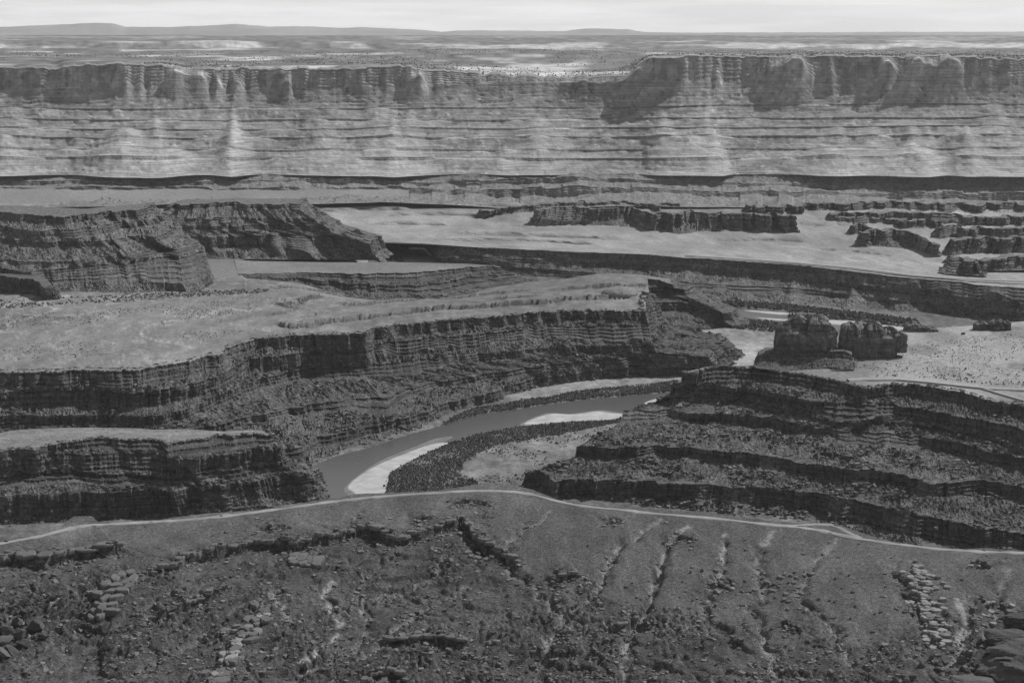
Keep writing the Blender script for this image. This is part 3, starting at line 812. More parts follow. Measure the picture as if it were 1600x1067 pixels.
# ---- the right-hand spur: a stack of ledges under a bench
R_BACK = [(1070, 581.5), (1104, 573), (1180, 571), (1205, 562), (1300, 527), (1400, 516), (1500, 510), (1600, 502), (1800, 500)]
R_RIM = [(1065, 583), (1080, 582), (1097, 580), (1105, 574), (1130, 573.5), (1170, 574.5), (1200, 577), (1250, 584), (1290, 592), (1310, 597), (1335, 605), (1352, 606), (1390, 600), (1425, 600), (1465, 606), (1510, 615), (1550, 624), (1600, 636), (1800, 680)]
R = [R_RIM,
     [(1064, 597), (1100, 597), (1170, 598), (1200, 600), (1275, 609), (1290, 616), (1310, 618), (1350, 623), (1390, 622), (1415, 620), (1475, 627), (1550, 642), (1600, 655), (1800, 702)],
     [(1052, 601), (1105, 601), (1160, 605), (1200, 612), (1240, 621), (1290, 628), (1350, 630), (1400, 632), (1450, 640), (1500, 649), (1550, 659), (1600, 668), (1800, 712)],
     [(1049, 610), (1105, 610), (1160, 614), (1200, 621), (1240, 634), (1290, 653), (1320, 660), (1360, 661), (1400, 654), (1450, 655), (1500, 661), (1550, 676), (1600, 694), (1800, 738)],
     [(1031, 612.5), (1060, 613), (1105, 614), (1160, 620), (1200, 629), (1250, 643), (1290, 656), (1400, 660), (1500, 667), (1600, 700), (1800, 744)],
     [(1027, 627), (1060, 627), (1105, 626), (1160, 632), (1200, 638), (1250, 648), (1300, 661), (1400, 665), (1500, 672), (1600, 708), (1800, 752)],
     [(988, 642), (1002, 639), (1040, 640), (1075, 645), (1120, 645), (1200, 650), (1250, 656), (1300, 666), (1350, 673), (1400, 679), (1450, 684), (1500, 689), (1550, 705), (1600, 716), (1800, 760)],
     [(986, 668), (1040, 661), (1075, 657), (1120, 660), (1200, 668), (1250, 674), (1300, 690), (1330, 699), (1400, 705), (1450, 704), (1500, 706), (1550, 722), (1600, 736), (1800, 780)],
     [(919, 696), (990, 698), (1050, 699), (1090, 700), (1200, 712), (1232, 721), (1300, 728), (1325, 732), (1400, 736), (1425, 746), (1460, 756), (1530, 750), (1600, 761), (1800, 800)],
     [(918, 713), (990, 717), (1020, 719), (1050, 711), (1090, 706), (1200, 722), (1232, 734), (1300, 745), (1330, 751), (1400, 752), (1425, 757), (1460, 774), (1490, 777), (1530, 771), (1600, 784), (1800, 824)],
     [(846, 738), (868, 749), (925, 750), (1025, 753), (1125, 760), (1200, 764), (1275, 769), (1325, 779), (1362, 786), (1445, 803), (1505, 817), (1600, 835), (1800, 870)],
     [(843, 742), (868, 763), (912, 775), (1025, 782), (1125, 790), (1200, 796), (1275, 802), (1325, 813), (1362, 822), (1445, 842), (1505, 853), (1600, 870), (1800, 905)],
     [(835, 744), (868, 770), (912, 785), (1025, 794), (1125, 802), (1200, 808), (1300, 828), (1400, 848), (1600, 888), (1800, 925)]]
def r_flat(i, X, Y, v):
    p = project(np.stack([X, Y, 0 * X + 108], -1))
    return 1.0 + .55 * sstep(1330, 1400, p[0]) * sstep(.3, .6, vn(X / 60., Y / 60., 4)) * 1.0 + .12 * fbm(X / 40., Y / 40., 3, 63)
o, r_grid = landform('ledge_spur', [R_BACK] + R, follow=False, kinds=['flat'] + ['cliff', 'slope'] * 6, P=lambda i, x, y: at_z(x, y, 109.0), zrim=lambda x: 108.0 + 0 * x, zfoot=1.0, flat_from=1,
    ncol=600, jit={k: (2.4, 11 + k) for k in range(1, 13)}, rowpx=1.45, seed=47, wcol=6.5, amp=4.5, wave=4.5, rub=2.6, bury=.45, tails=((10, 30), None), sm=1, flat_tone=r_flat, keep_slopes=R_SLOPES,
    cones=[(.36, 26, 16, .33), (.30, 22, 10, .5), (.62, 34, 14, .6), (.52, 30, 9, .2)])
tag(o, kind='structure')

# ---- canyon floor, river and sandbars
RIVER1 = [(484, 731), (500, 723), (530, 711), (560, 704), (590, 696), (620, 685), (660, 673), (690, 665), (720, 656), (760, 646), (800, 641), (850, 633), (920, 624), (1000, 617), (1080, 611),
          (1080, 640), (990, 649), (976, 650), (950, 655), (845, 662), (800, 668), (740, 679), (699, 693), (640, 720), (612, 737), (604, 760), (602, 800), (560, 850), (300, 890), (200, 860), (440, 815), (488, 782)]
RIVER2 = [(1120, 478), (1170, 482), (1270, 492), (1330, 497), (1420, 511), (1440, 517), (1400, 519), (1300, 509), (1235, 503), (1180, 499), (1120, 492)]
RIVER3 = [(560, 384), (690, 385), (700, 413), (642, 413), (630, 404), (604, 395), (560, 393)]
fx = np.arange(-220, 1821, 5.2)
fY = np.concatenate([np.geomspace(1500, 2700, 125), np.geomspace(2712, 4700, 75)])
FX, FYY = np.meshgrid(fx, fY)
fa, _ = ray(FX, 600.0)
XX = fa * FYY
ppx, ppy = project(np.stack([XX, FYY, 0 * XX], -1))
mask = np.zeros(XX.shape)
for poly in (RIVER1, RIVER2, RIVER3):
    mask = np.maximum(mask, in_poly(ppx, ppy, poly).astype(float))
mb = box_blur(mask, 1)
zf_ = 2.2 + .9 * fbm(XX / 40., FYY / 40., 3, 71) + .5 * fbm(XX / 7., FYY / 7., 2, 72)
ZF = zf_ * (1 - sstep(.15, .6, mb)) - 2.5 * sstep(.3, .75, mb)
light1 = in_poly(ppx, ppy, [(715, 742), (725, 722), (752, 706), (800, 690), (850, 682), (900, 672), (990, 656), (960, 680), (910, 700), (850, 735), (840, 760), (800, 770), (760, 756)]).astype(float)
light2 = in_poly(ppx, ppy, [(800, 618), (850, 602), (900, 588), (1060, 577), (1200, 540), (1200, 570), (1060, 596), (960, 604), (880, 616), (800, 630)]).astype(float)
light3 = in_poly(ppx, ppy, [(1070, 520), (1150, 516), (1215, 520), (1215, 575), (1000, 590), (1060, 560)]).astype(float)
gl_ = np.abs(fbm(XX / 38., FYY / 60., 3, 76))
tf = .85 + .25 * fbm(XX / 60., FYY / 90., 4, 73) - .3 * sstep(.12, 0, gl_) + .25 * fbm(XX / 9., FYY / 22., 3, 78) + box_blur(light1, 3) * (.25 + .35 * fbm(XX / 25., FYY / 60., 3, 74)) + 1.0 * box_blur(light2, 3) + .75 * box_blur(light3, 4) * (1 + .4 * fbm(XX / 90., FYY / 25., 3, 75))
G_ = np.stack([XX, FYY, ZF], -1)[::-1]
o = grid_mesh('valley_floor', G_, M_FLOOR, np.clip(tf, .4, 2.4)[::-1]); tag(o, kind='structure')

from mathutils.geometry import tessellate_polygon
def densify(poly, n=5):
    out = []
    k = len(poly)
    for i in range(k):
        p0 = np.array(poly[i - 1], float); p1 = np.array(poly[i], float); p2 = np.array(poly[(i + 1) % k], float); p3 = np.array(poly[(i + 2) % k], float)
        for j in range(n):
            t = j / n
            out.append(tuple(.5 * ((2 * p1) + (-p0 + p2) * t + (2 * p0 - 5 * p1 + 4 * p2 - p3) * t * t + (-p0 + 3 * p1 - 3 * p2 + p3) * t ** 3)))
    return out
def sheet(name, poly, z, mat, skirt=0.0, n=1, bulge=0.0, tone=1.0):
    if n > 1: poly = densify(poly, n)
    P3 = at_z([p[0] for p in poly], [p[1] for p in poly], z)
    vs = [Vector(p) for p in P3]
    tris = [tuple(t) for t in tessellate_polygon([vs])]
    verts = [tuple(v) for v in vs]; k = len(verts)
    faces = []
    for t in tris:
        a, b, c = (vs[i] for i in t)
        faces.append(t if (b - a).cross(c - a).z > 0 else t[::-1])
    if skirt:
        cen = sum((Vector(v) for v in verts), Vector()) / k
        for v in vs:
            d = (v - cen); d.z = 0
            verts.append(tuple(v + d.normalized() * skirt * 5 - Vector((0, 0, skirt))))
        area = sum(vs[i].x * vs[(i + 1) % k].y - vs[(i + 1) % k].x * vs[i].y for i in range(k))
        for i in range(k):
            j = (i + 1) % k
            f1 = (i, k + i, k + j); f2 = (i, k + j, j)
            if area < 0: f1 = f1[::-1]; f2 = f2[::-1]
            faces += [f1, f2]
    return mesh_from(name, np.array(verts), np.array(faces), mat, np.full(len(verts), tone), smooth=False)
for poly in ([(200, 900), (1100, 900), (1100, 600), (470, 600), (440, 760), (200, 840)], [(1100, 470), (1100, 500), (1460, 530), (1460, 500)], [(545, 380), (545, 416), (712, 416), (700, 380)]):
    tag(sheet('river', poly, 0.0, M_WATER), kind='structure')
BARS = [[(545, 760), (560, 745), (600, 722), (650, 702), (675, 694), (699, 692), (675, 704), (645, 718), (612, 737), (606, 755), (602, 778), (560, 780), (556, 770)],
        [(821, 661), (859, 647), (895, 647.5), (930, 643), (955, 645), (976, 648), (950, 655), (920, 657), (875, 659), (845, 662)],
        [(1008, 631), (1014, 627), (1030, 622), (1040, 624), (1020, 630)],
        [(1165, 485), (1200, 486.5), (1230, 489), (1272, 494), (1232, 491.5), (1195, 489)],
        [(1190, 496.5), (1240, 499.5), (1310, 500), (1370, 506), (1425, 513.5), (1420, 517), (1330, 508), (1240, 502.5), (1198, 499)],
        [(606, 393), (630, 394.5), (650, 398), (676, 401), (692, 402), (692, 410), (640, 410), (632, 409), (628, 401)]]  # real bar, widened so pale sand stands in for sky sheen on water
for b in BARS:
    bar = tag(sheet('sandbar', b, 0.7, M_SAND, skirt=1.2, n=5), kind='structure')
    c0 = (sum(p[0] for p in b) / len(b), sum(p[1] for p in b) / len(b))
    wet = [(c0[0] + (x - c0[0]) * 1.06 + (3 if x > c0[0] else -3), c0[1] + (y - c0[1]) * 1.22) for x, y in b]
    wm = sheet('wet_margin', wet, 0.22, M_SAND, skirt=.5, n=5, tone=.42)
    wm.parent = bar

# ================================================================== NEAR BENCH AND SLOPE
NEAR_RIM = [(-260, 868), (-100, 856), (0, 846), (57, 836), (92, 828), (101, 817), (115, 806.5), (144, 806), (151, 813), (158, 817), (230, 815), (299, 812), (314, 806), (345, 804), (357, 805), (400, 797), (458, 790),
            (489, 782), (524, 779), (555, 771.5), (601, 770), (673, 767.5), (702, 764), (728, 760), (760, 754), (800, 757), (832, 765), (850, 772), (880, 784), (950, 792), (1047, 797), (1108, 800),
            (1140, 806), (1194, 812), (1252, 817), (1300, 817), (1309, 819), (1338, 829), (1370, 840), (1395, 846), (1447, 854), (1505, 857.5), (1534, 856), (1548, 856), (1600, 861), (1860, 876)]
ROAD = [(-150, 869), (-60, 860), (0, 852), (40, 843.5), (70, 837), (100, 828), (120, 824), (144, 821), (201, 817.5), (259, 814.6), (302, 812), (345, 807.5), (400, 801.5), (457, 793), (515, 784.5), (573, 778), (630, 773.5), (688, 770.5), (745, 768.3), (800, 768.6),
        (834, 773.5), (857, 780), (886, 787), (929, 794), (1001, 801), (1059, 806), (1116, 810.5), (1200, 819.5), (1243, 823.5), (1280, 828.5), (1303, 834), (1338, 841.5), (1401, 850.5), (1459, 857.5), (1516, 861.5), (1600, 865), (1860, 882)]
TRACK = [(1230, 821.5), (1270, 819.5), (1298, 820), (1312, 825), (1328, 834), (1346, 841)]
nr_x = np.linspace(-260, 1860, 1500)
nr_P = at_z(nr_x, interp_line(NEAR_RIM, nr_x), 110.0)
nr_ang = nr_P[:, 0] / nr_P[:, 1]
def rimY_at(X, Y):
    return np.interp(X / Y, nr_ang, nr_P[:, 1])
def broad(X, Y):
    g = np.clip(rimY_at(X, Y) - Y, -5, 900)
    back = np.clip(g - 22, 0, None)
    z = 110 - .085 * back - .00003 * back ** 2
    # amphitheatre of gullies below the road, spurs between
    def bowl(px, py, rx, ry, dep):
        c = at_z(px, py, 95.0)
        return -dep * np.exp(-((X - c[0]) / rx) ** 2 - ((Y - c[1]) / ry) ** 2)
    z = z + bowl(610, 900, 80, 55, 7) + bowl(40, 970, 70, 60, 12) + bowl(300, 960, 60, 50, 5) + bowl(860, 1040, 40, 70, 8) + bowl(990, 1030, 40, 70, 7)
    z = z + bowl(760, 960, 70, 60, -5) + bowl(440, 960, 45, 45, -4) + bowl(180, 930, 30, 40, -4) + bowl(1560, 960, 50, 60, 6) + bowl(1460, 930, 30, 60, -4)
    z = z + 1.8 * fbm(X / 60., Y / 90., 3, 101) * sstep(0, 60, back)
    return z
def on_near(px, py):
    z = np.full(np.shape(np.asarray(px, float) + 0), 100.0)
    for _ in range(14):
        P = at_z(px, py, z)
        z = .5 * z + .5 * broad(P[..., 0], P[..., 1])
    return at_z(px, py, z)

# ledges (photo polyline of the lip, height of the drop, photo reach of the raised ground behind)
LEDGES = [
    ([(-60, 890), (0, 880), (23, 873), (37, 880), (69, 882), (86, 875), (115, 868), (150, 865), (184, 860), (198, 856)], 5.0),
    ([(213, 902), (247, 892), (282, 886), (290, 878), (316, 872), (360, 860), (397, 853), (429, 853), (460, 855), (486, 850), (515, 844), (538, 840), (561, 830), (584, 831), (601, 843), (624, 848), (650, 840),
      (673, 832), (702, 825), (725, 817), (734, 830), (739, 841), (757, 858), (774, 863), (800, 875), (812, 880)], 5.0),
    ([(592, 1001), (640, 1003), (690, 999), (700, 1002), (735, 1006)], 3.5),
    ([(573, 1060), (590, 1054), (612, 1053), (640, 1062)], 4.0),
    ([(864, 908), (880, 902), (895, 899), (908, 897)], 3.5),
    ([(215, 990), (230, 970), (255, 962), (275, 952), (300, 945), (330, 935), (365, 915)], 3.0),
    ([(940, 815), (960, 812), (975, 815)], 2.0), ([(1035, 843), (1060, 838), (1090, 845)], 2.2), ([(700, 788), (740, 786), (772, 790)], 2.2),
    ([(1110, 915), (1130, 917), (1145, 905)], 2.5), ([(1215, 970), (1245, 985), (1262, 990)], 2.2), ([(1225, 1050), (1255, 1046)], 2.5),
    ([(1520, 876), (1535, 882), (1545, 888)], 2.5), ([(400, 830), (430, 824), (455, 826)], 2.2), ([(640, 815), (660, 813), (680, 814)], 1.8),
    ([(1135, 1002), (1160, 1004)], 2.0), ([(970, 985), (985, 970), (1008, 968)], 4.0), ([(828, 1030), (840, 1018), (856, 1014)], 4.0)]
GULLY = [  # photo polyline, depth, half width (m), pale wash 0..1
    ([(1135, 835), (1132, 870), (1125, 900), (1105, 925), (1100, 960)], 1.6, 6, .8),
    ([(1030, 812), (1000, 832), (965, 850), (950, 880), (945, 900), (920, 930), (890, 950), (860, 1000), (840, 1040), (835, 1110)], 3.0, 7, .55),
    ([(1075, 825), (1040, 850), (1025, 900), (1010, 945), (1005, 965), (985, 985), (975, 1040), (970, 1120)], 3.2, 6, .6),
    ([(1205, 830), (1180, 870), (1190, 915), (1180, 960), (1200, 1010), (1215, 1060), (1230, 1120)], 2.0, 6, .5),
    ([(1310, 845), (1280, 870), (1255, 900), (1245, 930), (1300, 980), (1330, 1040)], 1.6, 6, .35),
    ([(860, 800), (840, 815), (820, 822), (795, 850), (790, 880), (850, 930), (880, 960), (895, 975)], 1.6, 6, .4),
    ([(1390, 870), (1400, 900), (1430, 950), (1450, 1000)], 1.4, 6, .15),
    ([(560, 920), (565, 950), (570, 985), (545, 1020), (480, 1045), (420, 1080)], 2.5, 8, .35),
    ([(690, 870), (685, 890), (640, 920), (600, 930), (565, 945)], 1.5, 5, .35),
    ([(520, 905), (510, 930), (525, 960), (530, 985), (505, 1010), (480, 1030)], 1.2, 4, .9),
    ([(430, 925), (445, 950), (455, 970)], 1.0, 4, .7),
    ([(735, 915), (700, 930), (660, 950), (620, 985), (560, 1030)], 1.6, 5, .4),
    ([(420, 915), (390, 930), (350, 955), (320, 985), (280, 1010), (220, 1040), (150, 1090)], 3.0, 9, .3),
    ([(90, 935), (60, 955), (30, 970), (-40, 1000)], 3.0, 9, .6),
    ([(330, 880), (300, 900), (240, 930), (205, 960), (150, 1000), (60, 1050)], 2.0, 8, .15),
    ([(1500, 940), (1510, 960), (1505, 985), (1500, 1010), (1480, 1050)], 2.5, 7, .7),
    ([(1580, 890), (1560, 930), (1550, 980), (1530, 1010)], 2.0, 6, .3)]
W_LEDGE = [(on_near(np.array([p[0] for p in l]), np.array([p[1] for p in l])), h) for l, h in LEDGES]
W_GULLY = [(on_near(np.array([p[0] for p in l]), np.array([p[1] for p in l])), d, w, t) for l, d, w, t in GULLY]

def near_surface(X, Y, fine=True):
    X = np.asarray(X, float); Y = np.asarray(Y, float)
    shp = X.shape
    X = X.ravel(); Y = Y.ravel()
    z = broad(X, Y)
    g = rimY_at(X, Y) - Y
    flat = sstep(70, 18, g)
    P = project(np.stack([X, Y, z], -1))
    px, py = P
    # smooth soil aprons below the road on the right, bare rubble elsewhere
    soil = sstep(-.25, .30, .9 - np.clip((py - interp_line(NEAR_RIM, px) - np.interp(px, [0, 150, 250, 420, 560, 720, 830, 1000, 1150, 1350, 1420, 1600], [18, 25, 55, 38, 22, 30, 85, 100, 130, 150, 60, 30])) / 50, -1, 2)
                 + .55 * fbm(X / 22., Y / 34., 3, 111))
    tone = .80 + .22 * fbm(X / 34., Y / 55., 4, 112) + .12 * fbm(X / 7., Y / 40., 3, 113)
    pale = np.zeros(X.shape)
    for (LP, h) in W_LEDGE:
        sel = (X > LP[:, 0].min() - 70) & (X < LP[:, 0].max() + 70) & (Y > LP[:, 1].min() - 80) & (Y < LP[:, 1].max() + 110)
        if not sel.any(): continue
        xs, ys = X[sel], Y[sel]
        wob = 1.6 * fbm(xs / 7., ys / 7., 2, 131)
        d, sd, al, tot = poly_dist(xs, ys, LP)
        s_ = d * sd + wob
        taper = sstep(0, .06, al) * sstep(1, .94, al) if tot > 60 else sstep(0, .2, al) * sstep(1, .8, al)
        hh = 1.5 * h * (.55 + .8 * vn(al * tot / 14., 0, 133))
        up = hh * sstep(-.9, .9, s_) * np.exp(-np.clip(s_, 0, None) / 26.)
        dn = -.5 * hh * sstep(.9, -.9, s_) * np.exp(-np.clip(-s_, 0, None) / 16.)
        z[sel] += taper * (up + dn)
        rub_ = np.exp(-np.abs(s_) / 14.) * taper
        soil[sel] *= 1 - .9 * rub_
    for (LP, dep, w, pl) in W_GULLY:
        sel = (X > LP[:, 0].min() - 40) & (X < LP[:, 0].max() + 40) & (Y > LP[:, 1].min() - 40) & (Y < LP[:, 1].max() + 40)
        if not sel.any(): continue
        xs, ys = X[sel], Y[sel]
        d, sd, al, tot = poly_dist(xs + 3 * fbm(xs / 12., ys / 12., 2, 141), ys + 5 * fbm(xs / 12., ys / 12., 2, 142), LP)
        e = np.exp(-(d / (w * .8)) ** 2)
        z[sel] -= 1.8 * dep * e * sstep(0, .15, al)
        pale[sel] = np.maximum(pale[sel], pl * np.exp(-(d / 3.2) ** 2) * sstep(.15, .5, vn(xs / 6., ys / 12., 143)))
        soil[sel] *= 1 - .85 * np.exp(-(d / (w * 1.1)) ** 2) * sstep(.05, .3, al)
    soil = np.maximum(soil, flat)
    rough = 1 - soil
    # bedding: thin outcropping ledges
    zz = z / 4.2 + .5 * fbm(X / 50., Y / 50., 2, 151)
    saw = zz - np.floor(zz)
    z = z + rough * 3.6 * (sstep(.78, .93, saw) - saw) * sstep(-.2, .3, fbm(X / 45., Y / 90. + np.floor(zz) * 3.3, 2, 152))
    rdg = np.abs(fbm(X / 27. + .6 * fbm(X / 50., Y / 50., 2, 155), Y / 62., 3, 156))
    z = z + rough * (1.5 * fbm(X / 11., Y / 15., 3, 153, .55) - 2.4 * sstep(.20, 0, rdg))
    tone = tone + rough * .35 * sstep(.10, 0, rdg) * sstep(.45, .75, vn(X / 30., Y / 50., 157))
    z = z + .12 * fbm(X / 6., Y / 6., 2, 154)
    if fine:
        wd, wr = worley(X / 2.6, Y / 3.4, 161)
        wd2, wr2 = worley(X / 5.5, Y / 7.0, 162)
        rk = sstep(.15, .75, vn(X / 26., Y / 34., 163)) * rough
        z = z + rk * (2.3 * np.clip(.47 - wd, 0, 1) * 2 * (wr > .3) + 4.0 * np.clip(.44 - wd2, 0, 1) * 2 * (wr2 > .66))
        tone = tone + rk * (.5 * (wr - .5) + 1.0 * (wr > .92) * (wd < .36) - .4 * (wr < .12) + .30 * (wr2 > .72) * (wd2 < .4))
    tone = tone * (1 - .18 * rough) + soil * .12 + 2.6 * pale
    tone = tone + .75 * np.exp(-((px - 125) / 34.) ** 2 - ((py - 826) / 8.) ** 2) + .35 * np.exp(-((px - 75) / 60.) ** 2 - ((py - 838) / 7.) ** 2)
    # pale streaks scoured by run-off on the aprons
    st = np.abs(fbm(X / 9. + .5 * fbm(X / 30., Y / 60., 2, 171), Y / 60., 3, 172))
    tone = tone + soil * (1 - flat) * .35 * sstep(.10, 0, st)
    return z.reshape(shp), tone.reshape(shp), rough.reshape(shp)

def near_z(X, Y):
    return near_surface(np.atleast_1d(X), np.atleast_1d(Y), False)[0]

cpx = np.concatenate([np.arange(-520, -60, 12.), np.arange(-60, 1661, 2.1), np.arange(1672, 2130, 12.)])
ca = ray(cpx, 850.)[0]
cang = np.interp(cpx, cpx, ca)
rY = np.interp(cang, nr_ang, nr_P[:, 1])
v = np.linspace(0, 1, 270)
Yn = 1130.0
YY = rY[None, :] - (rY[None, :] - Yn) * (v[:, None] ** 1.0)
XX = cang[None, :] * YY
Z, T, RG = near_surface(XX, YY)
G_ = np.stack([XX, YY, Z], -1)
root = empty('near_slope'); tag(root, kind='structure')
grid_mesh('ground_surface', G_, M_SLOPE, np.clip(T, .3, 2.6), smooth=True, parent=root)
# cliff that falls from the near rim to the river
fr_ = []
for k, (back, dz) in enumerate([(75, -112), (50, -80), (47, -55), (22, -48), (18, -22), (5, -18), (2, -3)]):
    q = G_[0].copy(); dirn = np.stack([cang, np.ones_like(cang)], -1); dirn /= np.linalg.norm(dirn, axis=1)[:, None]
    q[:, :2] += dirn * (back + 4 * fbm(cpx / 25., k, 3, 181))[:, None]; q[:, 2] += dz
    fr_.append(q)
fr_.append(G_[0])
grid_mesh('cliff_band', np.array(fr_), M_CLIFF, smooth=False, parent=root)

# ---- the graded road and a short loop beside it
def road_strip(name, pts, width, tone, lift):
    n = 700 if len(pts) > 10 else 90
    x = np.linspace(pts[0][0], pts[-1][0], n)
    y = smooth1(interp_line(pts, x), 5)
    P = on_near(x, y)
    tx = np.gradient(smooth1(P[:, 0], 4)); ty = np.gradient(smooth1(P[:, 1], 4)); l = np.hypot(tx, ty)
    nx, ny = -ty / l, tx / l
    rows = []
    wv = width * (.72 + .55 * vn(x / 14., 0, 191))
    for k, s_ in enumerate((1.0, .8, .3, -.3, -.8, -1.0)):
        X = P[:, 0] + nx * s_ * wv / 2; Y = P[:, 1] + ny * s_ * wv / 2
        z = near_z(X, Y) + lift - (1.2 if abs(s_) == 1 else 0)
        rows.append(np.stack([X, Y, z], -1))
    tn = np.ones((6, n)) * tone * (.8 + .4 * vn(x / 30., 1, 192)); tn[[2, 3]] *= .92; tn[[0, 5]] *= .8
    o = grid_mesh(name, np.array(rows), M_ROAD, tn, smooth=True)
    return tag(o, kind='structure')
road_strip('road', ROAD, 8.0, 1.0, .45)
road_strip('dirt_track', TRACK, 7.0, .9, .40)
def bench_road(name, pts, z, width, tone=1.0, lift=.8, n=200):
    x = np.linspace(pts[0][0], pts[-1][0], n); y = smooth1(interp_line(pts, x), 4)
    P = z(x, y)
    tx = np.gradient(P[:, 0]); ty = np.gradient(P[:, 1]); l = np.hypot(tx, ty)
    rows = []
    for s_ in (1, .8, -.8, -1):
        rows.append(np.stack([P[:, 0] - ty / l * s_ * width / 2, P[:, 1] + tx / l * s_ * width / 2, P[:, 2] + lift - (2 if abs(s_) == 1 else 0)], -1))
    o = grid_mesh(name, np.array(rows), M_ROAD, tone)
    return tag(o, kind='structure')
bench_road('road', [(1325, 594), (1350, 592.5), (1400, 592.5), (1450, 597), (1500, 602.5), (1545, 607), (1600, 609), (1800, 612)], lambda x, y: at_z(x, y, 109.4), 11, 1.15, .9)
bench_road('dirt_track', [(1536, 607), (1555, 613), (1575, 619), (1600, 626), (1700, 655)], lambda x, y: at_z(x, y, 109.2), 7, 1.0, .9)
bench_road('road', [(1072, 399), (1085, 400.5), (1110, 402), (1200, 408), (1262, 413), (1330, 419), (1425, 431), (1507, 437), (1600, 440), (1750, 446)], lambda x, y: at_z(x, y, ez(x) + 1.0), 16, 1.2, 2.0)

# ================================================================== ROCKS AND PLANTS THAT STAND ON THE LAND
def ico(sub=1):
    t = (1 + 5 ** .5) / 2
    v = [(-1, t, 0), (1, t, 0), (-1, -t, 0), (1, -t, 0), (0, -1, t), (0, 1, t), (0, -1, -t), (0, 1, -t), (t, 0, -1), (t, 0, 1), (-t, 0, -1), (-t, 0, 1)]
    v = [np.array(p) / np.linalg.norm(p) for p in v]
    f = [(0, 11, 5), (0, 5, 1), (0, 1, 7), (0, 7, 10), (0, 10, 11), (1, 5, 9), (5, 11, 4), (11, 10, 2), (10, 7, 6), (7, 1, 8), (3, 9, 4), (3, 4, 2), (3, 2, 6), (3, 6, 8), (3, 8, 9), (4, 9, 5), (2, 4, 11), (6, 2, 10), (8, 6, 7), (9, 8, 1)]
    for _ in range(sub):
        c = {}; nf = []
        def mid(a, b):
            k = (min(a, b), max(a, b))
            if k not in c:
                m = v[a] + v[b]; v.append(m / np.linalg.norm(m)); c[k] = len(v) - 1
            return c[k]
        for a, b, d in f:
            x, y, z = mid(a, b), mid(b, d), mid(d, a)
            nf += [(a, x, z), (b, y, x), (d, z, y), (x, y, z)]
        f = nf
    return np.array(v), np.array(f)
ICO1, ICO2 = ico(1), ico(2)
OCT = (np.array([(1, 0, 0), (-1, 0, 0), (0, 1, 0), (0, -1, 0), (0, 0, 1), (0, 0, -.8)], float), np.array([(0, 2, 4), (2, 1, 4), (1, 3, 4), (3, 0, 4), (2, 0, 5), (1, 2, 5), (3, 1, 5), (0, 3, 5)]))
RNG = np.random.default_rng(7)

def data_mesh(name, v, f, mat, tone=1.0, smooth=False):
    o = mesh_from(name, v, f, mat, np.full(len(v), tone), smooth)
    me = o.data; bpy.data.objects.remove(o); return me

def boulder_data(k):
    v, f = ICO2
    v = v.copy()
    for _ in range(15):                      # flat fracture faces
        n = RNG.normal(size=3); n /= np.linalg.norm(n); c = RNG.uniform(.38, .72)
        d = v @ n
        v = np.where((d > c)[:, None], v - (d - c)[:, None] * n, v)
    v *= 1 + .04 * RNG.normal(size=(len(v), 1))
    v *= np.array([1, RNG.uniform(.7, 1), RNG.uniform(.55, .85)])
    return data_mesh('boulder', v, f, M_ROCK, RNG.uniform(.5, .95))
def slab_data(k, mat, tone=1.0):
    n = int(RNG.integers(6, 9))
    a = np.sort(RNG.uniform(0, 2 * np.pi / n * .6, n) + np.arange(n) * 2 * np.pi / n)
    r = RNG.uniform(.78, 1.05, n)
    ring = np.stack([np.cos(a) * r, np.sin(a) * r], -1)
    lv = [(-1.0, .86), (-.35, .98), (.55, 1.0), (.9, .93), (1.0, .80)]
    vs = [np.concatenate([ring * s_ * (1 + .03 * RNG.normal(size=(n, 1))), np.full((n, 1), z) + .05 * RNG.normal(size=(n, 1))], 1) for z, s_ in lv]
    vs.append(np.array([[0, 0, 1.03]]))
    v = np.concatenate(vs); f = []
    for l in range(len(lv) - 1):
        for i in range(n):
            j = (i + 1) % n
            f += [(l * n + i, l * n + j, (l + 1) * n + j), (l * n + i, (l + 1) * n + j, (l + 1) * n + i)]
    t = (len(lv) - 1) * n
    f += [(t + i, t + (i + 1) % n, t + n) for i in range(n)]
    return data_mesh('slab', v, np.array(f), mat, tone)
BOULDERS = [boulder_data(k) for k in range(10)]
SLABS = [slab_data(k, M_ROCK, RNG.uniform(.85, 1.2)) for k in range(12)]
PALES = [slab_data(k, M_PALE, RNG.uniform(.85, 1.2)) for k in range(10)]

def put(name, me, loc, scale, rot, parent=None):
    o = bpy.data.objects.new(name, me)
    COL.objects.link(o)
    o.location = loc; o.scale = scale; o.rotation_euler = rot
    if parent is not None: o.parent = parent
    return o

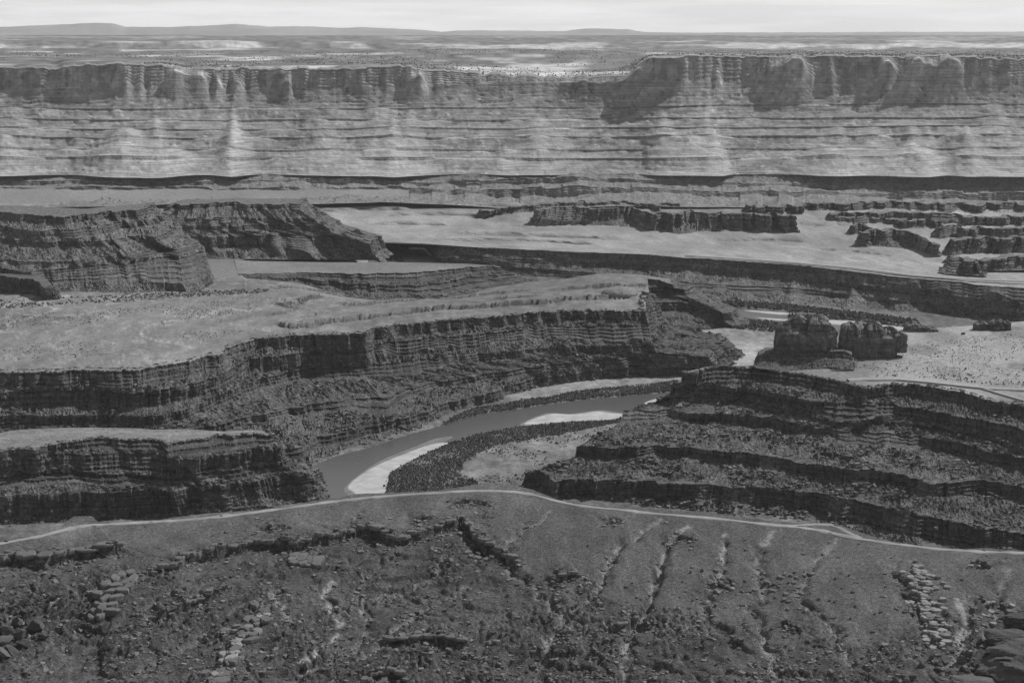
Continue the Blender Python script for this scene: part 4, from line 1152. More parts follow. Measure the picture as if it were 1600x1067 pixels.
# ---- slabs along the lips of the ledges
def ledge_slabs(idx, label, wid=(4.0, 7.0), thick=(1.2, 2.2), every=.95, keep=1.0, data=SLABS, jit=1.2, skip=None):
    LP, h = W_LEDGE[idx]
    seg = np.hypot(np.diff(LP[:, 0]), np.diff(LP[:, 1])); cum = np.concatenate([[0], np.cumsum(seg)])
    root = empty('rock_ledge'); tag(root, label, 'rock ledge')
    s_ = 1.0
    while s_ < cum[-1] - 1:
        w = RNG.uniform(*wid) * (1.5 if RNG.random() < .15 else 1)
        x = np.interp(s_, cum, LP[:, 0]); y = np.interp(s_, cum, LP[:, 1])
        x2 = np.interp(s_ + 2, cum, LP[:, 0]); y2 = np.interp(s_ + 2, cum, LP[:, 1])
        ang = math.atan2(y2 - y, x2 - x)
        nx, ny = -math.sin(ang), math.cos(ang)
        if RNG.random() < keep:
            off = RNG.uniform(.2, 1.2) * w * .35 + .3
            X, Y = x + nx * off + RNG.normal() * jit * .3, y + ny * off
            zt = float(near_z(X + nx * 2, Y + ny * 2)[0])
            th = RNG.uniform(*thick)
            put('slab', data[int(RNG.integers(len(data)))], (X, Y, zt - th * .35), (w * .80, w * .60, th * .7), (RNG.normal() * .05 - .04, RNG.normal() * .05, ang + RNG.normal() * .2), root)
            if RNG.random() < .3:
                put('slab', data[int(RNG.integers(len(data)))], (X + RNG.normal() * 2 + nx * 2, Y + ny * 3.0, zt + th * .35), (w * .42, w * .36, th * .5), (RNG.normal() * .08, RNG.normal() * .08, RNG.uniform(0, 6)), root)
        s_ += w * every
    return root
ledge_slabs(0, 'broken dark ledge with overhanging lip below the pale road turnout', wid=(6, 10), thick=(2, 3.4))
ledge_slabs(1, 'long winding ledge of stacked slabs rimming the bowl below the road', wid=(4.5, 8.5), thick=(1.8, 3.4))
ledge_slabs(2, 'short straight dark ledge overhanging bare ground below the bowl', wid=(7, 12), thick=(1.4, 2.2), jit=.3)
ledge_slabs(3, 'small arched ledge lip with a dark hollow under it', wid=(5, 8), thick=(1.5, 2.4))
ledge_slabs(4, 'short ledge with ragged dark notch on the gullied slope', wid=(4, 6), thick=(1.5, 2.4))
ledge_slabs(5, 'crumbling ledge of small blocks above the sandy wash', wid=(3, 5), thick=(1.2, 2.2), keep=.8)
ledge_slabs(16, 'dark ledge at the head of a narrow gully', wid=(4, 6), thick=(1.5, 2.5))

# ---- paved outcrops made of cracked slabs
def outcrop(label, spots, data, size, thick, group=None, wx=1.0, wy=1.5):
    root = empty('rock_outcrop'); tag(root, label, 'rock outcrop', group)
    for (x, y, k) in spots:
        p = on_near(np.array([x]), np.array([y]))[0]
        z = float(near_z(p[0], p[1])[0])
        w = size * k * RNG.uniform(.85, 1.15)
        put('slab', data[int(RNG.integers(len(data)))], (p[0], p[1], z + thick * .25), (w * wx, w * wy * RNG.uniform(.8, 1.1), thick * RNG.uniform(.8, 1.2)), (RNG.normal() * .05, RNG.normal() * .05, RNG.normal() * .45 + (3.14 if RNG.random() < .5 else 0)), root)
    return root
sp = []
for (x, y) in [(205, 897), (190, 900), (180, 906), (208, 906), (196, 911), (165, 915), (182, 916), (201, 917), (175, 925), (190, 925), (152, 930), (165, 936), (182, 936), (160, 945), (176, 946), (148, 958), (160, 955), (172, 956), (158, 964), (145, 965)]:
    sp.append((x, y, 1.0))
outcrop('tongue of pale cracked slabs paving the ridge below the long ledge', sp, SLABS, 5.0, 2.6, wy=1.9)
sp = []
for k in range(64):
    t = k / 63.
    x = 415 - 85 * t + RNG.normal() * (11 - 3 * t); y = 945 + 128 * t + RNG.normal() * 4
    sp.append((x, y, RNG.uniform(.6, 1.1)))
outcrop('long fin of pale jointed stone above the sandy wash', sp, PALES[:5] + SLABS, 4.2, 2.0, wy=1.8)
sp = []
for k in range(150):
    t = k / 149.
    x = 1432 + 42 * t + RNG.normal() * (8 + 7 * t); y = 885 + 120 * t + RNG.normal() * 6
    sp.append((x, y, RNG.uniform(.25, 1.0)))
outcrop('bright layered stone rib between the gullies below the road', sp, PALES + SLABS[:3], 4.4, 1.6, wx=1.15, wy=1.2)
sp = [(460 + 12 * (k % 4) + RNG.normal() * 2, 866 + 6 * (k // 4) + (k % 4) * .8, 1.0) for k in range(12)]
outcrop('blocky table of stone standing free in front of the long ledge', sp, SLABS, 4.8, 2.6, wx=1.2, wy=2.2)
sp = [(735 + 11 * (k % 4) + RNG.normal() * 2, 861 + 6 * (k // 4), .9) for k in range(8)]
outcrop('small pile of flat slabs below the ledge corner', sp, SLABS, 3.8, 1.8)
sp = [(1540 + RNG.normal() * 14, 950 + RNG.normal() * 12, RNG.uniform(.5, 1)) for k in range(14)] + [(1583 + RNG.normal() * 8, 958 + RNG.normal() * 6, 1) for k in range(8)]
outcrop('scatter of pale slabs beside the big dark outcrop', sp, PALES[:4] + SLABS[:4], 3.2, 1.3)
sp = [(1235 + RNG.normal() * 22, 915 + RNG.normal() * 12, RNG.uniform(.5, 1)) for k in range(26)]
outcrop('patch of broken flat slabs at the lower edge of the smooth apron', sp, SLABS, 3.0, 1.3)
sp = [(1120 + RNG.normal() * 9, 912 + RNG.normal() * 10, RNG.uniform(.5, 1)) for k in range(18)]
outcrop('cluster of slabs in the pale gully on the apron', sp, PALES[:3] + SLABS[:5], 3.0, 1.3)

# ---- boulders
def boulders(pts, label, group, size):
    for (x, y, k) in pts:
        p = on_near(np.array([x]), np.array([y]))[0]
        z = float(near_z(p[0], p[1])[0])
        s_ = size * k
        o = put('boulder', BOULDERS[int(RNG.integers(10))], (p[0], p[1], z + s_ * .35), (s_, s_ * RNG.uniform(.7, 1.1), s_ * RNG.uniform(.8, 1.1)), (RNG.normal() * .3, RNG.normal() * .3, RNG.uniform(0, 6.28)))
        tag(o, label, 'boulder', group)
boulders([(58, 985, 2.1), (30, 1000, 2.2), (12, 980, 1.9), (40, 1012, 1.7), (8, 1005, 1.8), (70, 1000, 1.2), (62, 1018, 1.2), (15, 1022, 1.6), (8, 1030, 1.9), (45, 968, 1.6), (28, 968, 1.7)],
         'large dark fallen boulder in the shaded hollow beside the wash', 'boulders in the hollow beside the wash', 5.2)
boulders([(20 + RNG.random() * 110, 0, 0) for _ in range(0)], '', '', 1)
pts = []
for _ in range(46):
    t = RNG.random(); pts.append((-5 + 125 * t + RNG.normal() * 5, 962 - 40 * t + RNG.normal() * 7, RNG.uniform(.5, 1.25)))
boulders(pts, 'rounded boulder in the belt of boulders along the upper side of the wash', 'belt of rounded boulders', 3.4)
boulders([(1440, 1040, 1.4), (1455, 1030, 1.2), (1470, 1045, 1.8), (1488, 1052, 1.4), (1500, 1028, 1.6), (1512, 1022, 1.2), (1525, 1035, 1.5), (1535, 1012, 1.2), (1520, 1010, 1.0), (1545, 1025, 1.3), (1505, 1045, 1.1), (1425, 1060, 1.2), (1410, 1058, 1.0), (1415, 1066, 1.1), (1398, 1064, .9), (1540, 1042, 1.2), (1490, 1015, .9), (1530, 1000, .9), (1550, 1008, 1.0)],
         'angular boulder in the gully below the bright stone rib', 'boulders below the bright stone rib', 4.0)
boulders([(478, 1040, 1.6), (502, 1044, 1.3), (338, 975, 1.4), (356, 965, 1.2), (322, 1000, 1.2)], 'lone dark boulder standing beside the jointed stone fin', 'lone boulders beside the stone fin', 3.6)
pts = []
for _ in range(90):
    pts.append((RNG.uniform(420, 1400), RNG.uniform(890, 1066), RNG.uniform(.5, 1.2)))
boulders(pts, 'small stone block scattered over the rubbly lower slope', 'stone blocks on the lower slope', 2.0)

# ---- loose rubble: angular blocks too many to count
CUBE_V = np.array([(x, y, z) for x in (-1, 1) for y in (-1, 1) for z in (-1, 1)], float)
CUBE_F = np.array([(0, 1, 3), (0, 3, 2), (4, 6, 7), (4, 7, 5), (0, 4, 5), (0, 5, 1), (2, 3, 7), (2, 7, 6), (0, 2, 6), (0, 6, 4), (1, 5, 7), (1, 7, 3)])
def rubble(name, P, size, mat, flat=.6, tone=(.6, 1.5)):
    n = len(P)
    V = CUBE_V[None] * RNG.uniform(.55, 1.0, (n, 8, 3))
    V *= np.stack([RNG.uniform(.7, 1.4, n), RNG.uniform(.7, 1.2, n), RNG.uniform(.6, 1.2, n) * flat], -1)[:, None]
    a = RNG.uniform(0, 6.28, n); c, s_ = np.cos(a)[:, None], np.sin(a)[:, None]
    t = RNG.normal(0, .35, n)[:, None]
    x, y, z = V[..., 0], V[..., 1], V[..., 2]
    y, z = y * np.cos(t) - z * np.sin(t), y * np.sin(t) + z * np.cos(t)
    x, y = x * c - y * s_, x * s_ + y * c
    V = np.stack([x, y, z], -1) * size[:, None, None] + P[:, None]
    Fc = (CUBE_F[None] + 8 * np.arange(n)[:, None, None]).reshape(-1, 3)
    T = np.repeat(RNG.uniform(*tone, n) ** 1.0, 8)
    o = mesh_from(name, V.reshape(-1, 3), Fc, mat, T, smooth=False)
    return tag(o, kind='stuff')
def powsize(n, lo, hi, k=2.5):
    return lo + (hi - lo) * RNG.random(n) ** k
def slope_points(grids, n):
    out = []
    tot = sum(g.shape[0] * g.shape[1] for g in grids)
    for gi, g in enumerate(grids):
        m = max(1, int(n * g.shape[0] * g.shape[1] / tot))
        r = RNG.integers(1, g.shape[0], m * 3); c = RNG.integers(0, g.shape[1], m * 3)
        p = g[r, c]
        k = vn(p[:, 0] / 28., (p[:, 1] + p[:, 2]) / 28., 300 + gi) + .25 * RNG.random(len(p))
        p = p[np.argsort(-k)][:m]
        out.append(p)
    return np.concatenate(out)
for grids, n, lo, hi in ((C_SLOPES, 5200, .8, 4.2), (R_SLOPES, 6000, .7, 4.0), (W_SLOPES, 900, .7, 3.2)):
    P = slope_points(grids, n)
    rubble('talus_rubble', P, powsize(len(P), lo, hi), M_TALUS, .75)
for grid, n in ((c_grid, 1100), (r_grid, 700), (w_grid, 500)):
    rr = 64 if grid is c_grid else None
    d_ = np.abs(np.diff(grid[:, :, 2], axis=0)).mean(1)
    r_i = int(np.argmax(d_ > .25)) if rr is None else 64
    P = grid[np.clip(r_i - RNG.integers(0, 2, n), 0, None), RNG.integers(0, grid.shape[1], n)] + np.array([0, 2.0, .2])
    rubble('rim_blocks', P, powsize(n, .7, 2.8), M_TALUS, .6, (.9, 1.9))
# on the near slope: thick along ledges and gullies, thin elsewhere
xs = RNG.uniform(-60, 1660, 26000); ys = RNG.uniform(800, 1090, 26000)
Pn = on_near(xs, ys)
zn, tn_, rg_ = near_surface(Pn[:, 0], Pn[:, 1], True)
w_ = rg_ * (.15 + .85 * sstep(.3, .75, vn(Pn[:, 0] / 22., Pn[:, 1] / 30., 311))) + .02
kp = RNG.random(len(w_)) < w_
Pn = np.stack([Pn[:, 0], Pn[:, 1], zn], -1)[kp]
rubble('slope_rubble', Pn, powsize(len(Pn), .35, 2.4, 3.0), M_ROCK, .6, (.55, 1.7))
LB = []
for (LP, h) in W_LEDGE:                       # fallen blocks under every ledge
    seg = np.hypot(np.diff(LP[:, 0]), np.diff(LP[:, 1])); cum = np.concatenate([[0], np.cumsum(seg)])
    n = int(cum[-1] * 1.4)
    t = RNG.uniform(0, cum[-1], n)
    off = np.abs(RNG.normal(0, 9, n)) * np.where(RNG.random(n) < .75, -1, .5)
    X = np.interp(t, cum, LP[:, 0]) + RNG.normal(0, 1.5, n); Y = np.interp(t, cum, LP[:, 1]) + off
    LB.append(np.stack([X, Y, near_surface(X, Y, True)[0]], -1))
LB = np.concatenate(LB)
rubble('ledge_rubble', LB, powsize(len(LB), .5, 2.8, 2.2), M_ROCK, .6, (.55, 1.6))

# ---- the big dark outcrop at the lower right
def lump(name, mat, c, rad, seed, parent, flat=.7, tone=1.0, beds=0.0):
    v, f = ico(4)
    n = fbm(v[:, 0] * 1.7 + seed, v[:, 1] * 1.7 + v[:, 2] * 2.1, 4, seed)
    v = v * (1 + .22 * n)[:, None]
    v[:, 2] = np.sign(v[:, 2]) * np.abs(v[:, 2]) ** flat
    if beds:
        k = np.floor(v[:, 2] * beds + .3 * n); rr = 1 + .10 * (hsh(k, 3, seed) - .5) * 2
        v[:, 0] *= rr; v[:, 1] *= rr
    v = v * np.array(rad) + np.array(c)
    return mesh_from(name, v, f, mat, np.full(len(v), tone) * (1 + .15 * n), smooth=False, parent=parent)
root = empty('rock_outcrop'); tag(root, 'big dark bedded outcrop with a square cap rising over the boulder gully', 'rock outcrop')
def near_pt(x, y, dz=0):
    p = on_near(np.array([x]), np.array([y]))[0]; return (p[0], p[1], float(near_z(p[0], p[1])[0]) + dz)
lump('rock_body', M_ROCK, near_pt(1625, 1050), (44, 40, 22), 3, root, .8, .72, 3.5)
lump('rock_shoulder', M_ROCK, near_pt(1590, 1008), (24, 20, 10), 5, root, .8, .62, 3)
lump('cap_rock', M_ROCK, near_pt(1602, 985, 6), (18, 14, 9), 9, root, .6, .5, 4)
lump('rock_toe', M_ROCK, near_pt(1530, 1072, -4), (34, 22, 8), 12, root, .8, .9, 3)

# ---- buttes on the right-hand bench
def tower(name, px, wpx, ybase, ytop, d, parent, seed, depth=.8, tone=1.0, sq=5.5, nz=.20):
    base = at_d(np.array([px]), np.array([ybase]), d)[0]
    top = at_d(np.array([px]), np.array([ytop]), d)[0]
    H = top[2] - base[2]; Wd = wpx * d / F / 2
    nh, na = 34, 64
    hh = np.linspace(-.4, 1, nh); aa = np.linspace(0, 2 * np.pi, na, endpoint=False)
    A, Hh = np.meshgrid(aa, hh)
    sup = (np.abs(np.cos(A)) ** sq + np.abs(np.sin(A)) ** sq) ** (-1 / sq)
    prof = np.clip(1 - np.clip((Hh - .76) / .24, 0, 1) ** 2.4, 0.0, 1) ** .5
    r = sup * (1.03 - .07 * Hh) * np.maximum(prof, .02)
    per = A * 6
    rb, jb = blocks(A * Wd, 11., seed)
    bed = np.floor(Hh * 7 + .5 * fbm(A * 2, Hh * 2, 2, seed))
    r = r * (1 + .14 * (rb - .5) - .12 * (1 - sstep(0, .10, jb)) + .10 * (hsh(bed, 0, seed) - .5) + nz * fbm(np.cos(A) * 2 + seed, np.sin(A) * 2 + Hh * 2, 4, seed + 2))
    X = base[0] + r * Wd * np.cos(A); Y = base[1] + r * Wd * depth * np.sin(A); Z = base[2] + H * Hh * (1 + .16 * fbm(np.cos(A) * 1.3 + seed, np.sin(A) * 1.3, 3, seed + 4) * (Hh > 0))
    V = np.stack([X, Y, Z], -1).reshape(-1, 3)
    i = np.arange(nh * na).reshape(nh, na); j = np.roll(i, -1, 1)
    q = np.stack([i[:-1], j[:-1], j[1:], i[1:]], -1).reshape(-1, 4)
    tn = tone * (.9 + .25 * (rb - .5) + .18 * (hsh(bed, 1, seed) - .5) + .55 * sstep(.72, .95, Hh))
    return mesh_from(name, V, q, M_CLIFF, tn, smooth=False, parent=parent)
PED = [[(1195, 543), (1260, 540), (1330, 546)], [(1187, 556), (1200, 551), (1215, 548.5), (1260, 549), (1320, 548.5), (1332, 555)], [(1187, 564), (1210, 562), (1260, 562), (1310, 562), (1334, 566)], [(1184, 575), (1220, 579), (1290, 581), (1336, 577)]]
b1, _ = landform('butte', PED, ['flat', 'cliff', 'slope'], follow=False, P=lambda i, x, y: at_d(x, y, [2345, 2300, 2293, 2252][i]), ncol=150, rowpx=1.0, seed=61, wcol=5, amp=3, wave=2, rub=1.3, tails=((5, 8), (5, 8)), sm=1,
    mats={'flat': M_TALUS}, part_names={0: 'pedestal_top', 1: 'pedestal_cliff', 2: 'pedestal_talus'})
tag(b1, 'tall dark butte of rounded sandstone blocks standing on a ledge above the bench', 'butte')
for k, (x, w, yt) in enumerate([(1222, 24, 507), (1243, 42, 495), (1276, 40, 496), (1294, 26, 510)]):
    tower('rock_tower', x, w, 549, yt, 2316 + 14 * (k % 2), b1, 70 + k, .8, 1.35)
tower('rock_mass', 1257, 84, 550, 514, 2316, b1, 68, .38, 1.3, 9, .07)
b2 = empty('butte'); tag(b2, 'long low butte of rounded fins beside the taller butte', 'butte')
for k, (x, w, yb, yt) in enumerate([(1326, 32, 548, 507), (1346, 30, 547, 505.5), (1366, 26, 545, 504), (1386, 30, 544, 512), (1404, 22, 541, 520)]):
    tower('rock_tower', x, w, yb, yt, 2352 + 14 * (k % 2), b2, 90 + k, 1.0, 1.4)
tower('rock_mass', 1356, 86, 548, 522, 2352, b2, 69, .34, 1.35, 9, .07)
b3 = empty('low_butte'); tag(b3, 'low rounded ridge of pale rock between the long butte and the river', 'rock knob')
for k, (x, w, yb, yt) in enumerate([(1424, 22, 522, 504), (1437, 26, 524, 506), (1453, 24, 526, 511), (1466, 16, 527, 518)]):
    tower('rock_tower', x, w, yb, yt, 2560, b3, 110 + k, 1.0, 1.45)
b4 = empty('low_butte'); tag(b4, 'small flat-topped ridge with a sheer dark end on the bench rim', 'rock knob')
for k, (x, w, yb, yt) in enumerate([(1530, 18, 521, 503), (1543, 20, 520, 502), (1557, 22, 518, 499), (1571, 14, 516, 502)]):
    tower('rock_tower', x, w, yb, yt, 2570, b4, 120 + k, 1.0, 1.1, 4)
b5 = put('boulder', BOULDERS[3], tuple(at_z(1504, 522, 110.)), (6, 5, 6), (0, 0, .4)); tag(b5, 'single dark block standing between two low ridges', 'boulder')

# ---- mesas on the benches
def mesa(name, cat, label, lines, kinds, depth, zb, zr, ncol, seed, tone=1.0, amp=5.0, wcol=8, tl=True, wave=6, top=None, jit_=False, ex=25):
    """front ledge lines; the top runs back `depth` metres and falls away behind"""
    rim = lines[0]
    if jit_:
        xs = np.linspace(rim[0][0], rim[-1][0], max(12, int((rim[-1][0] - rim[0][0]) / 2.5)))
        yn = 4.0 * (blocks(xs, 13., seed)[0] - .35) + 2.5 * (blocks(xs, 34., seed + 1)[0] - .5) + 1.0 * fbm(xs / 9., 0, 3, seed + 2)
        rim = [(float(a), float(b)) for a, b in zip(xs, interp_line(rim, xs) + yn)]
        lines = [rim] + lines[1:]
    if callable(zr): zrf = zr
    else: zrf = lambda x: zr + 0 * x
    fr_, sg = strat(lines, kinds, zrf, zb)
    def Pm(i, x, y):
        if i == 0:
            q = at_z(x, interp_line(rim, x), zrf(x)); q[:, 1] += depth + 60; q[:, 2] = zb; return q
        if i == 1:
            q = at_z(x, interp_line(rim, x), zrf(x)); q[:, 1] += depth; q[:, 2] -= 2; return q
        zz = zrf(x); return at_z(x, y, zz + (zb - zz) * fr_[i - 2])
    root, _ = landform(name, [rim, rim] + lines, ['flat', 'flat'] + kinds, P=Pm, ncol=ncol, rowpx=1.3, seed=seed, wcol=wcol, amp=amp, wave=wave, rub=2.2, bury=.25,
        tails=((40, ex), (40, ex)) if tl else (None, (60, ex)), follow=False, flat_rows=5, terr=.6, jit={k: (2.6, 12 + k) for k in range(2, len(lines) + 1)}, sm=1, tone=tone, part_names={0: 'back_slope', 1: 'summit'}, mats={'flat': top or M_TALUS})
    tag(root, label, cat)
    return root
mesa('mesa', 'mesa', 'broad stepped dark mesa with banded cliffs rising from the left flats', [
    [(-200, 330), (0, 332), (40, 334), (100, 338), (150, 333), (180, 330), (215, 327.5)],
    [(-200, 341), (0, 343), (60, 346), (100, 346), (150, 347), (190, 335), (218, 332)],
    [(-200, 348), (0, 353), (35, 357), (60, 360), (80, 358), (110, 357), (150, 356), (162, 351), (220, 344), (229, 345)],
    [(-200, 356), (0, 362), (60, 367), (110, 371), (150, 371), (166, 365), (225, 352), (234, 353)],
    [(-200, 366), (0, 372), (60, 377), (110, 377), (150, 378), (170, 375), (230, 367), (240, 370)],
    [(-200, 373), (0, 380), (60, 385), (110, 385), (155, 385), (175, 382), (235, 375), (247, 378)],
    [(-200, 402), (0, 405), (50, 408), (100, 409), (160, 402), (200, 400), (240, 392), (255, 385), (275, 385)],
    [(-200, 407), (0, 410), (50, 413), (100, 413), (160, 407), (200, 405), (240, 399), (262, 394), (278, 398)],
    [(-200, 418), (0, 418), (40, 424), (60, 421), (100, 418), (150, 413), (185, 412), (200, 414), (220, 406), (245, 401), (270, 401), (280, 403)],
    [(-200, 436), (0, 436), (40, 442), (100, 440), (150, 441), (200, 441), (215, 437), (250, 441), (270, 445), (286, 446)],
    [(-200, 461), (0, 462), (75, 461), (100, 458), (150, 457), (200, 461), (240, 458), (292, 450)]],
    ['cliff', 'slope'] * 5, 160, 79.0, 192.0, 330, 131, tone=1.3, tl=False)
mesa('low_butte', 'rock knob', 'low dark cliff block jutting onto the flats before the broad mesa', [
    [(-200, 430), (0, 432), (30, 434), (50, 435), (62, 441), (71, 452)], [(-200, 461), (0, 459), (40, 461), (74, 464)], [(-200, 466), (0, 464), (78, 467)]],
    ['cliff', 'slope'], 50, 77.5, 112.0, 130, 132, tl=False)
mesa('mesa', 'mesa', 'flat-topped dark mesa with banded slopes beside the distant river bend', [
    [(262, 323), (272, 319.5), (310, 320), (350, 318.5), (400, 318.5), (465, 318.5)],
    [(258, 329), (272, 325.5), (310, 326), (400, 325), (468, 325)],
    [(250, 344), (262, 341), (300, 342), (340, 341), (400, 342), (480, 340), (490, 340)],
    [(246, 350), (300, 347), (340, 347), (400, 346), (480, 345), (495, 345)],
    [(242, 356), (300, 354), (340, 354), (400, 353), (440, 351), (505, 353), (513, 356)],
    [(240, 361), (300, 361), (340, 361), (400, 360), (450, 358), (517, 361)],
    [(242, 371), (300, 371), (330, 372), (385, 367), (440, 366), (465, 368), (520, 369), (560, 376), (579, 381)],
    [(243, 379), (300, 379), (330, 389), (385, 386), (440, 391), (480, 397), (500, 391), (560, 391), (584, 393)],
    [(262, 401), (300, 402), (350, 405), (440, 406), (490, 405), (530, 406), (560, 407), (600, 406)]],
    ['cliff', 'slope'] * 4, 150, 48.0, 150.0, 330, 133, tone=1.3, ex=4)
def low_mesa(label, rim, base, foot, h, seed, cat='mesa', tone=1.0):
    x = np.array([p[0] for p in foot]); y = np.array([p[1] for p in foot])
    zb = float(np.median(at_plain(x, y)[:, 2])) - 1.5
    w = rim[-1][0] - rim[0][0]
    mesa('mesa', cat, label, [rim, base, foot], ['cliff', 'slope'], 45, zb, zb + h * 1.0, max(60, int(w * 1.2)), seed, tone * 1.35, amp=12, wcol=14, wave=10, jit_=True, ex=10)
low_mesa('long low cliffed mesa standing on the pale far flats', [(842, 328), (850, 326), (900, 324.5), (990, 325), (1003, 331), (1020, 330), (1060, 332), (1085, 329), (1150, 333), (1200, 335), (1242, 338)],
    [(839, 346), (900, 345), (990, 343), (1004, 351), (1060, 351), (1110, 349), (1150, 346), (1200, 349), (1245, 344)], [(832, 354), (900, 353), (1000, 358), (1060, 365), (1100, 362), (1200, 356), (1250, 350)], 44, 141)
low_mesa('isolated butte with ragged top and shelving base on the far flats', [(1352, 364), (1360, 360), (1395, 359.5), (1417, 361), (1437, 366), (1457, 375), (1465, 382)],
    [(1350, 378), (1400, 379), (1442, 386), (1467, 393)], [(1348, 384), (1400, 386), (1442, 392), (1470, 398)], 34, 142, 'butte')
low_mesa('small ragged knob behind the isolated butte', [(1336, 356), (1342, 350), (1352, 351), (1362, 355)], [(1335, 365), (1365, 365)], [(1330, 368), (1368, 369)], 24, 143, 'butte')
low_mesa('dark banded mesa at the edge of the far flats above the knob', [(1493, 377), (1525, 372), (1600, 370), (1780, 366)], [(1488, 390), (1550, 388), (1600, 386), (1780, 384)], [(1486, 395), (1550, 394), (1600, 393), (1780, 392)], 34, 144)
low_mesa('squat dark knob on the far canyon rim', [(1490, 405), (1500, 404), (1520, 405), (1526, 410)], [(1486, 421), (1530, 423)], [(1478, 428), (1540, 431)], 26, 145, 'butte')
low_mesa('low dark terrace beside the squat knob', [(1536, 408), (1548, 403), (1600, 399), (1780, 394)], [(1532, 419), (1600, 418), (1780, 416)], [(1528, 423), (1600, 423), (1780, 422)], 24, 146)
low_mesa('thin pale-topped mesa behind the dark banded mesa', [(1470, 356), (1490, 353), (1560, 357), (1640, 355), (1780, 352)], [(1469, 367), (1560, 367), (1780, 363)], [(1466, 371), (1560, 371), (1780, 368)], 26, 147)
low_mesa('short cliff ledge behind the isolated butte', [(1408, 346), (1440, 345), (1472, 347)], [(1407, 354), (1472, 355)], [(1404, 358), (1476, 358)], 20, 148)
low_mesa('thin ledge on the far flats beyond the long low mesa', [(1312, 340), (1360, 339), (1412, 341)], [(1311, 345), (1412, 347)], [(1308, 348), (1416, 350)], 14, 149)
low_mesa('stepped ledge behind the long low mesa', [(748, 330), (770, 327), (800, 323), (840, 318), (900, 315), (1000, 317), (1060, 319)], [(745, 333), (800, 331), (840, 328), (900, 323), (1000, 322), (1060, 324)], [(735, 336), (800, 334), (900, 328), (1070, 328)], 18, 150)
low_mesa('broad dark terrace below the far wall', [(1170, 322), (1260, 318), (1340, 316), (1500, 318), (1780, 316)], [(1170, 328), (1300, 327), (1500, 329), (1780, 328)], [(1165, 332), (1300, 331), (1500, 334), (1780, 334)], 22, 151)
low_mesa('dark terrace stepping down toward the far flats', [(1300, 333), (1400, 330), (1500, 336), (1600, 338), (1780, 336)], [(1300, 337), (1400, 336), (1500, 345), (1780, 347)], [(1295, 340), (1400, 340), (1500, 350), (1780, 352)], 20, 152)

k_ = at_plain(np.array([968.]), np.array([463.]))[0]
v_, f_ = ico(4)
kn = mesh_from('knoll', v_ * np.array([33, 40, 13]) * (1 + .05 * fbm(v_[:, 0] * 2, v_[:, 1] * 2, 3, 5))[:, None] + k_ + np.array([0, 0, 5.]), f_, M_BENCH, None, True)
tag(kn, kind='structure')

# ---- plants
def bush_arr(n, pts, size, mat, name, sub=1, squash=.75):
    v, f = ICO1 if sub else OCT
    V = []; Fc = []; T = []
    off = 0
    for (p, s_) in zip(pts, size):
        r = 1 + .32 * RNG.normal(size=(len(v), 1)).clip(-1.3, 1.3)
        a_r = RNG.uniform(0, 6.28); cr, sr = math.cos(a_r), math.sin(a_r)
        v2 = np.stack([v[:, 0] * cr - v[:, 1] * sr, v[:, 0] * sr + v[:, 1] * cr, v[:, 2]], -1)
        vv = v2 * r * np.array([s_ * RNG.uniform(.8, 1.3), s_ * RNG.uniform(.8, 1.3), s_ * squash * RNG.uniform(.7, 1.5)]) + p + np.array([0, 0, s_ * squash * .55])
        V.append(vv); Fc.append(f + off); off += len(v); T.append(np.full(len(v), RNG.uniform(.7, 1.35)))
    return mesh_from(name, np.concatenate(V), np.concatenate(Fc), mat, np.concatenate(T), smooth=False)
def scatter(poly, n, z):
    xs = [p[0] for p in poly]; ys = [p[1] for p in poly]
    P3 = at_z(np.array(xs), np.array(ys), z)
    wp = [(float(a), float(b)) for a, b in P3[:, :2]]
    x0, x1 = P3[:, 0].min(), P3[:, 0].max(); y0, y1 = P3[:, 1].min(), P3[:, 1].max()
    out = np.zeros((0, 2))
    while len(out) < n:
        c = np.stack([RNG.uniform(x0, x1, n * 3), RNG.uniform(y0, y1, n * 3)], -1)
        c = c[in_poly(c[:, 0], c[:, 1], wp)]
        out = np.concatenate([out, c])
    return out[:n]
T_NEAR = [(603, 800), (604, 760), (612, 739), (640, 722), (699, 694), (740, 680), (800, 669), (845, 663), (900, 659), (950, 657), (988, 651), (990, 656), (950, 663), (900, 673), (850, 683), (800, 691), (770, 699), (748, 707), (724, 722), (718, 740), (745, 752), (755, 770), (755, 800)]
T_FAR = [(690, 663), (720, 653), (760, 643), (800, 638), (850, 630), (920, 621), (1000, 614), (1060, 609), (1060, 594), (1010, 601), (960, 605), (900, 611), (860, 620), (820, 624), (790, 631), (750, 636), (720, 645)]
T_R2 = [(1100, 474), (1200, 482), (1300, 491), (1420, 506), (1440, 512), (1430, 500), (1330, 488), (1230, 477), (1150, 471)]
T_R2B = [(1110, 496), (1180, 501), (1235, 505), (1240, 512), (1200, 520), (1140, 512)]
T_R2C = [(1235, 491.5), (1300, 494), (1380, 504), (1420, 511), (1330, 500), (1290, 498), (1230, 496)]
T_R3 = [(575, 397), (604, 396), (626, 403), (628, 409), (600, 409), (575, 407)]
for poly, n, s0, lab in ((T_NEAR, 11000, 1.55, ''), (T_FAR, 4200, 1.6, ''), (T_R2, 1800, 3.2, ''), (T_R2B, 700, 3.0, ''), (T_R2C, 400, 2.6, ''), (T_R3, 500, 3.2, '')):
    q = scatter(poly, n, 2.0)
    q = q + RNG.normal(0, 2.6, q.shape) * (RNG.random((n, 1)) < .5)
    o = bush_arr(n, np.concatenate([q, np.full((n, 1), 1.6)], 1), s0 * RNG.uniform(.6, 1.25, n), M_LEAF, 'tamarisk_thicket', 0, .9)
    tag(o, kind='stuff')

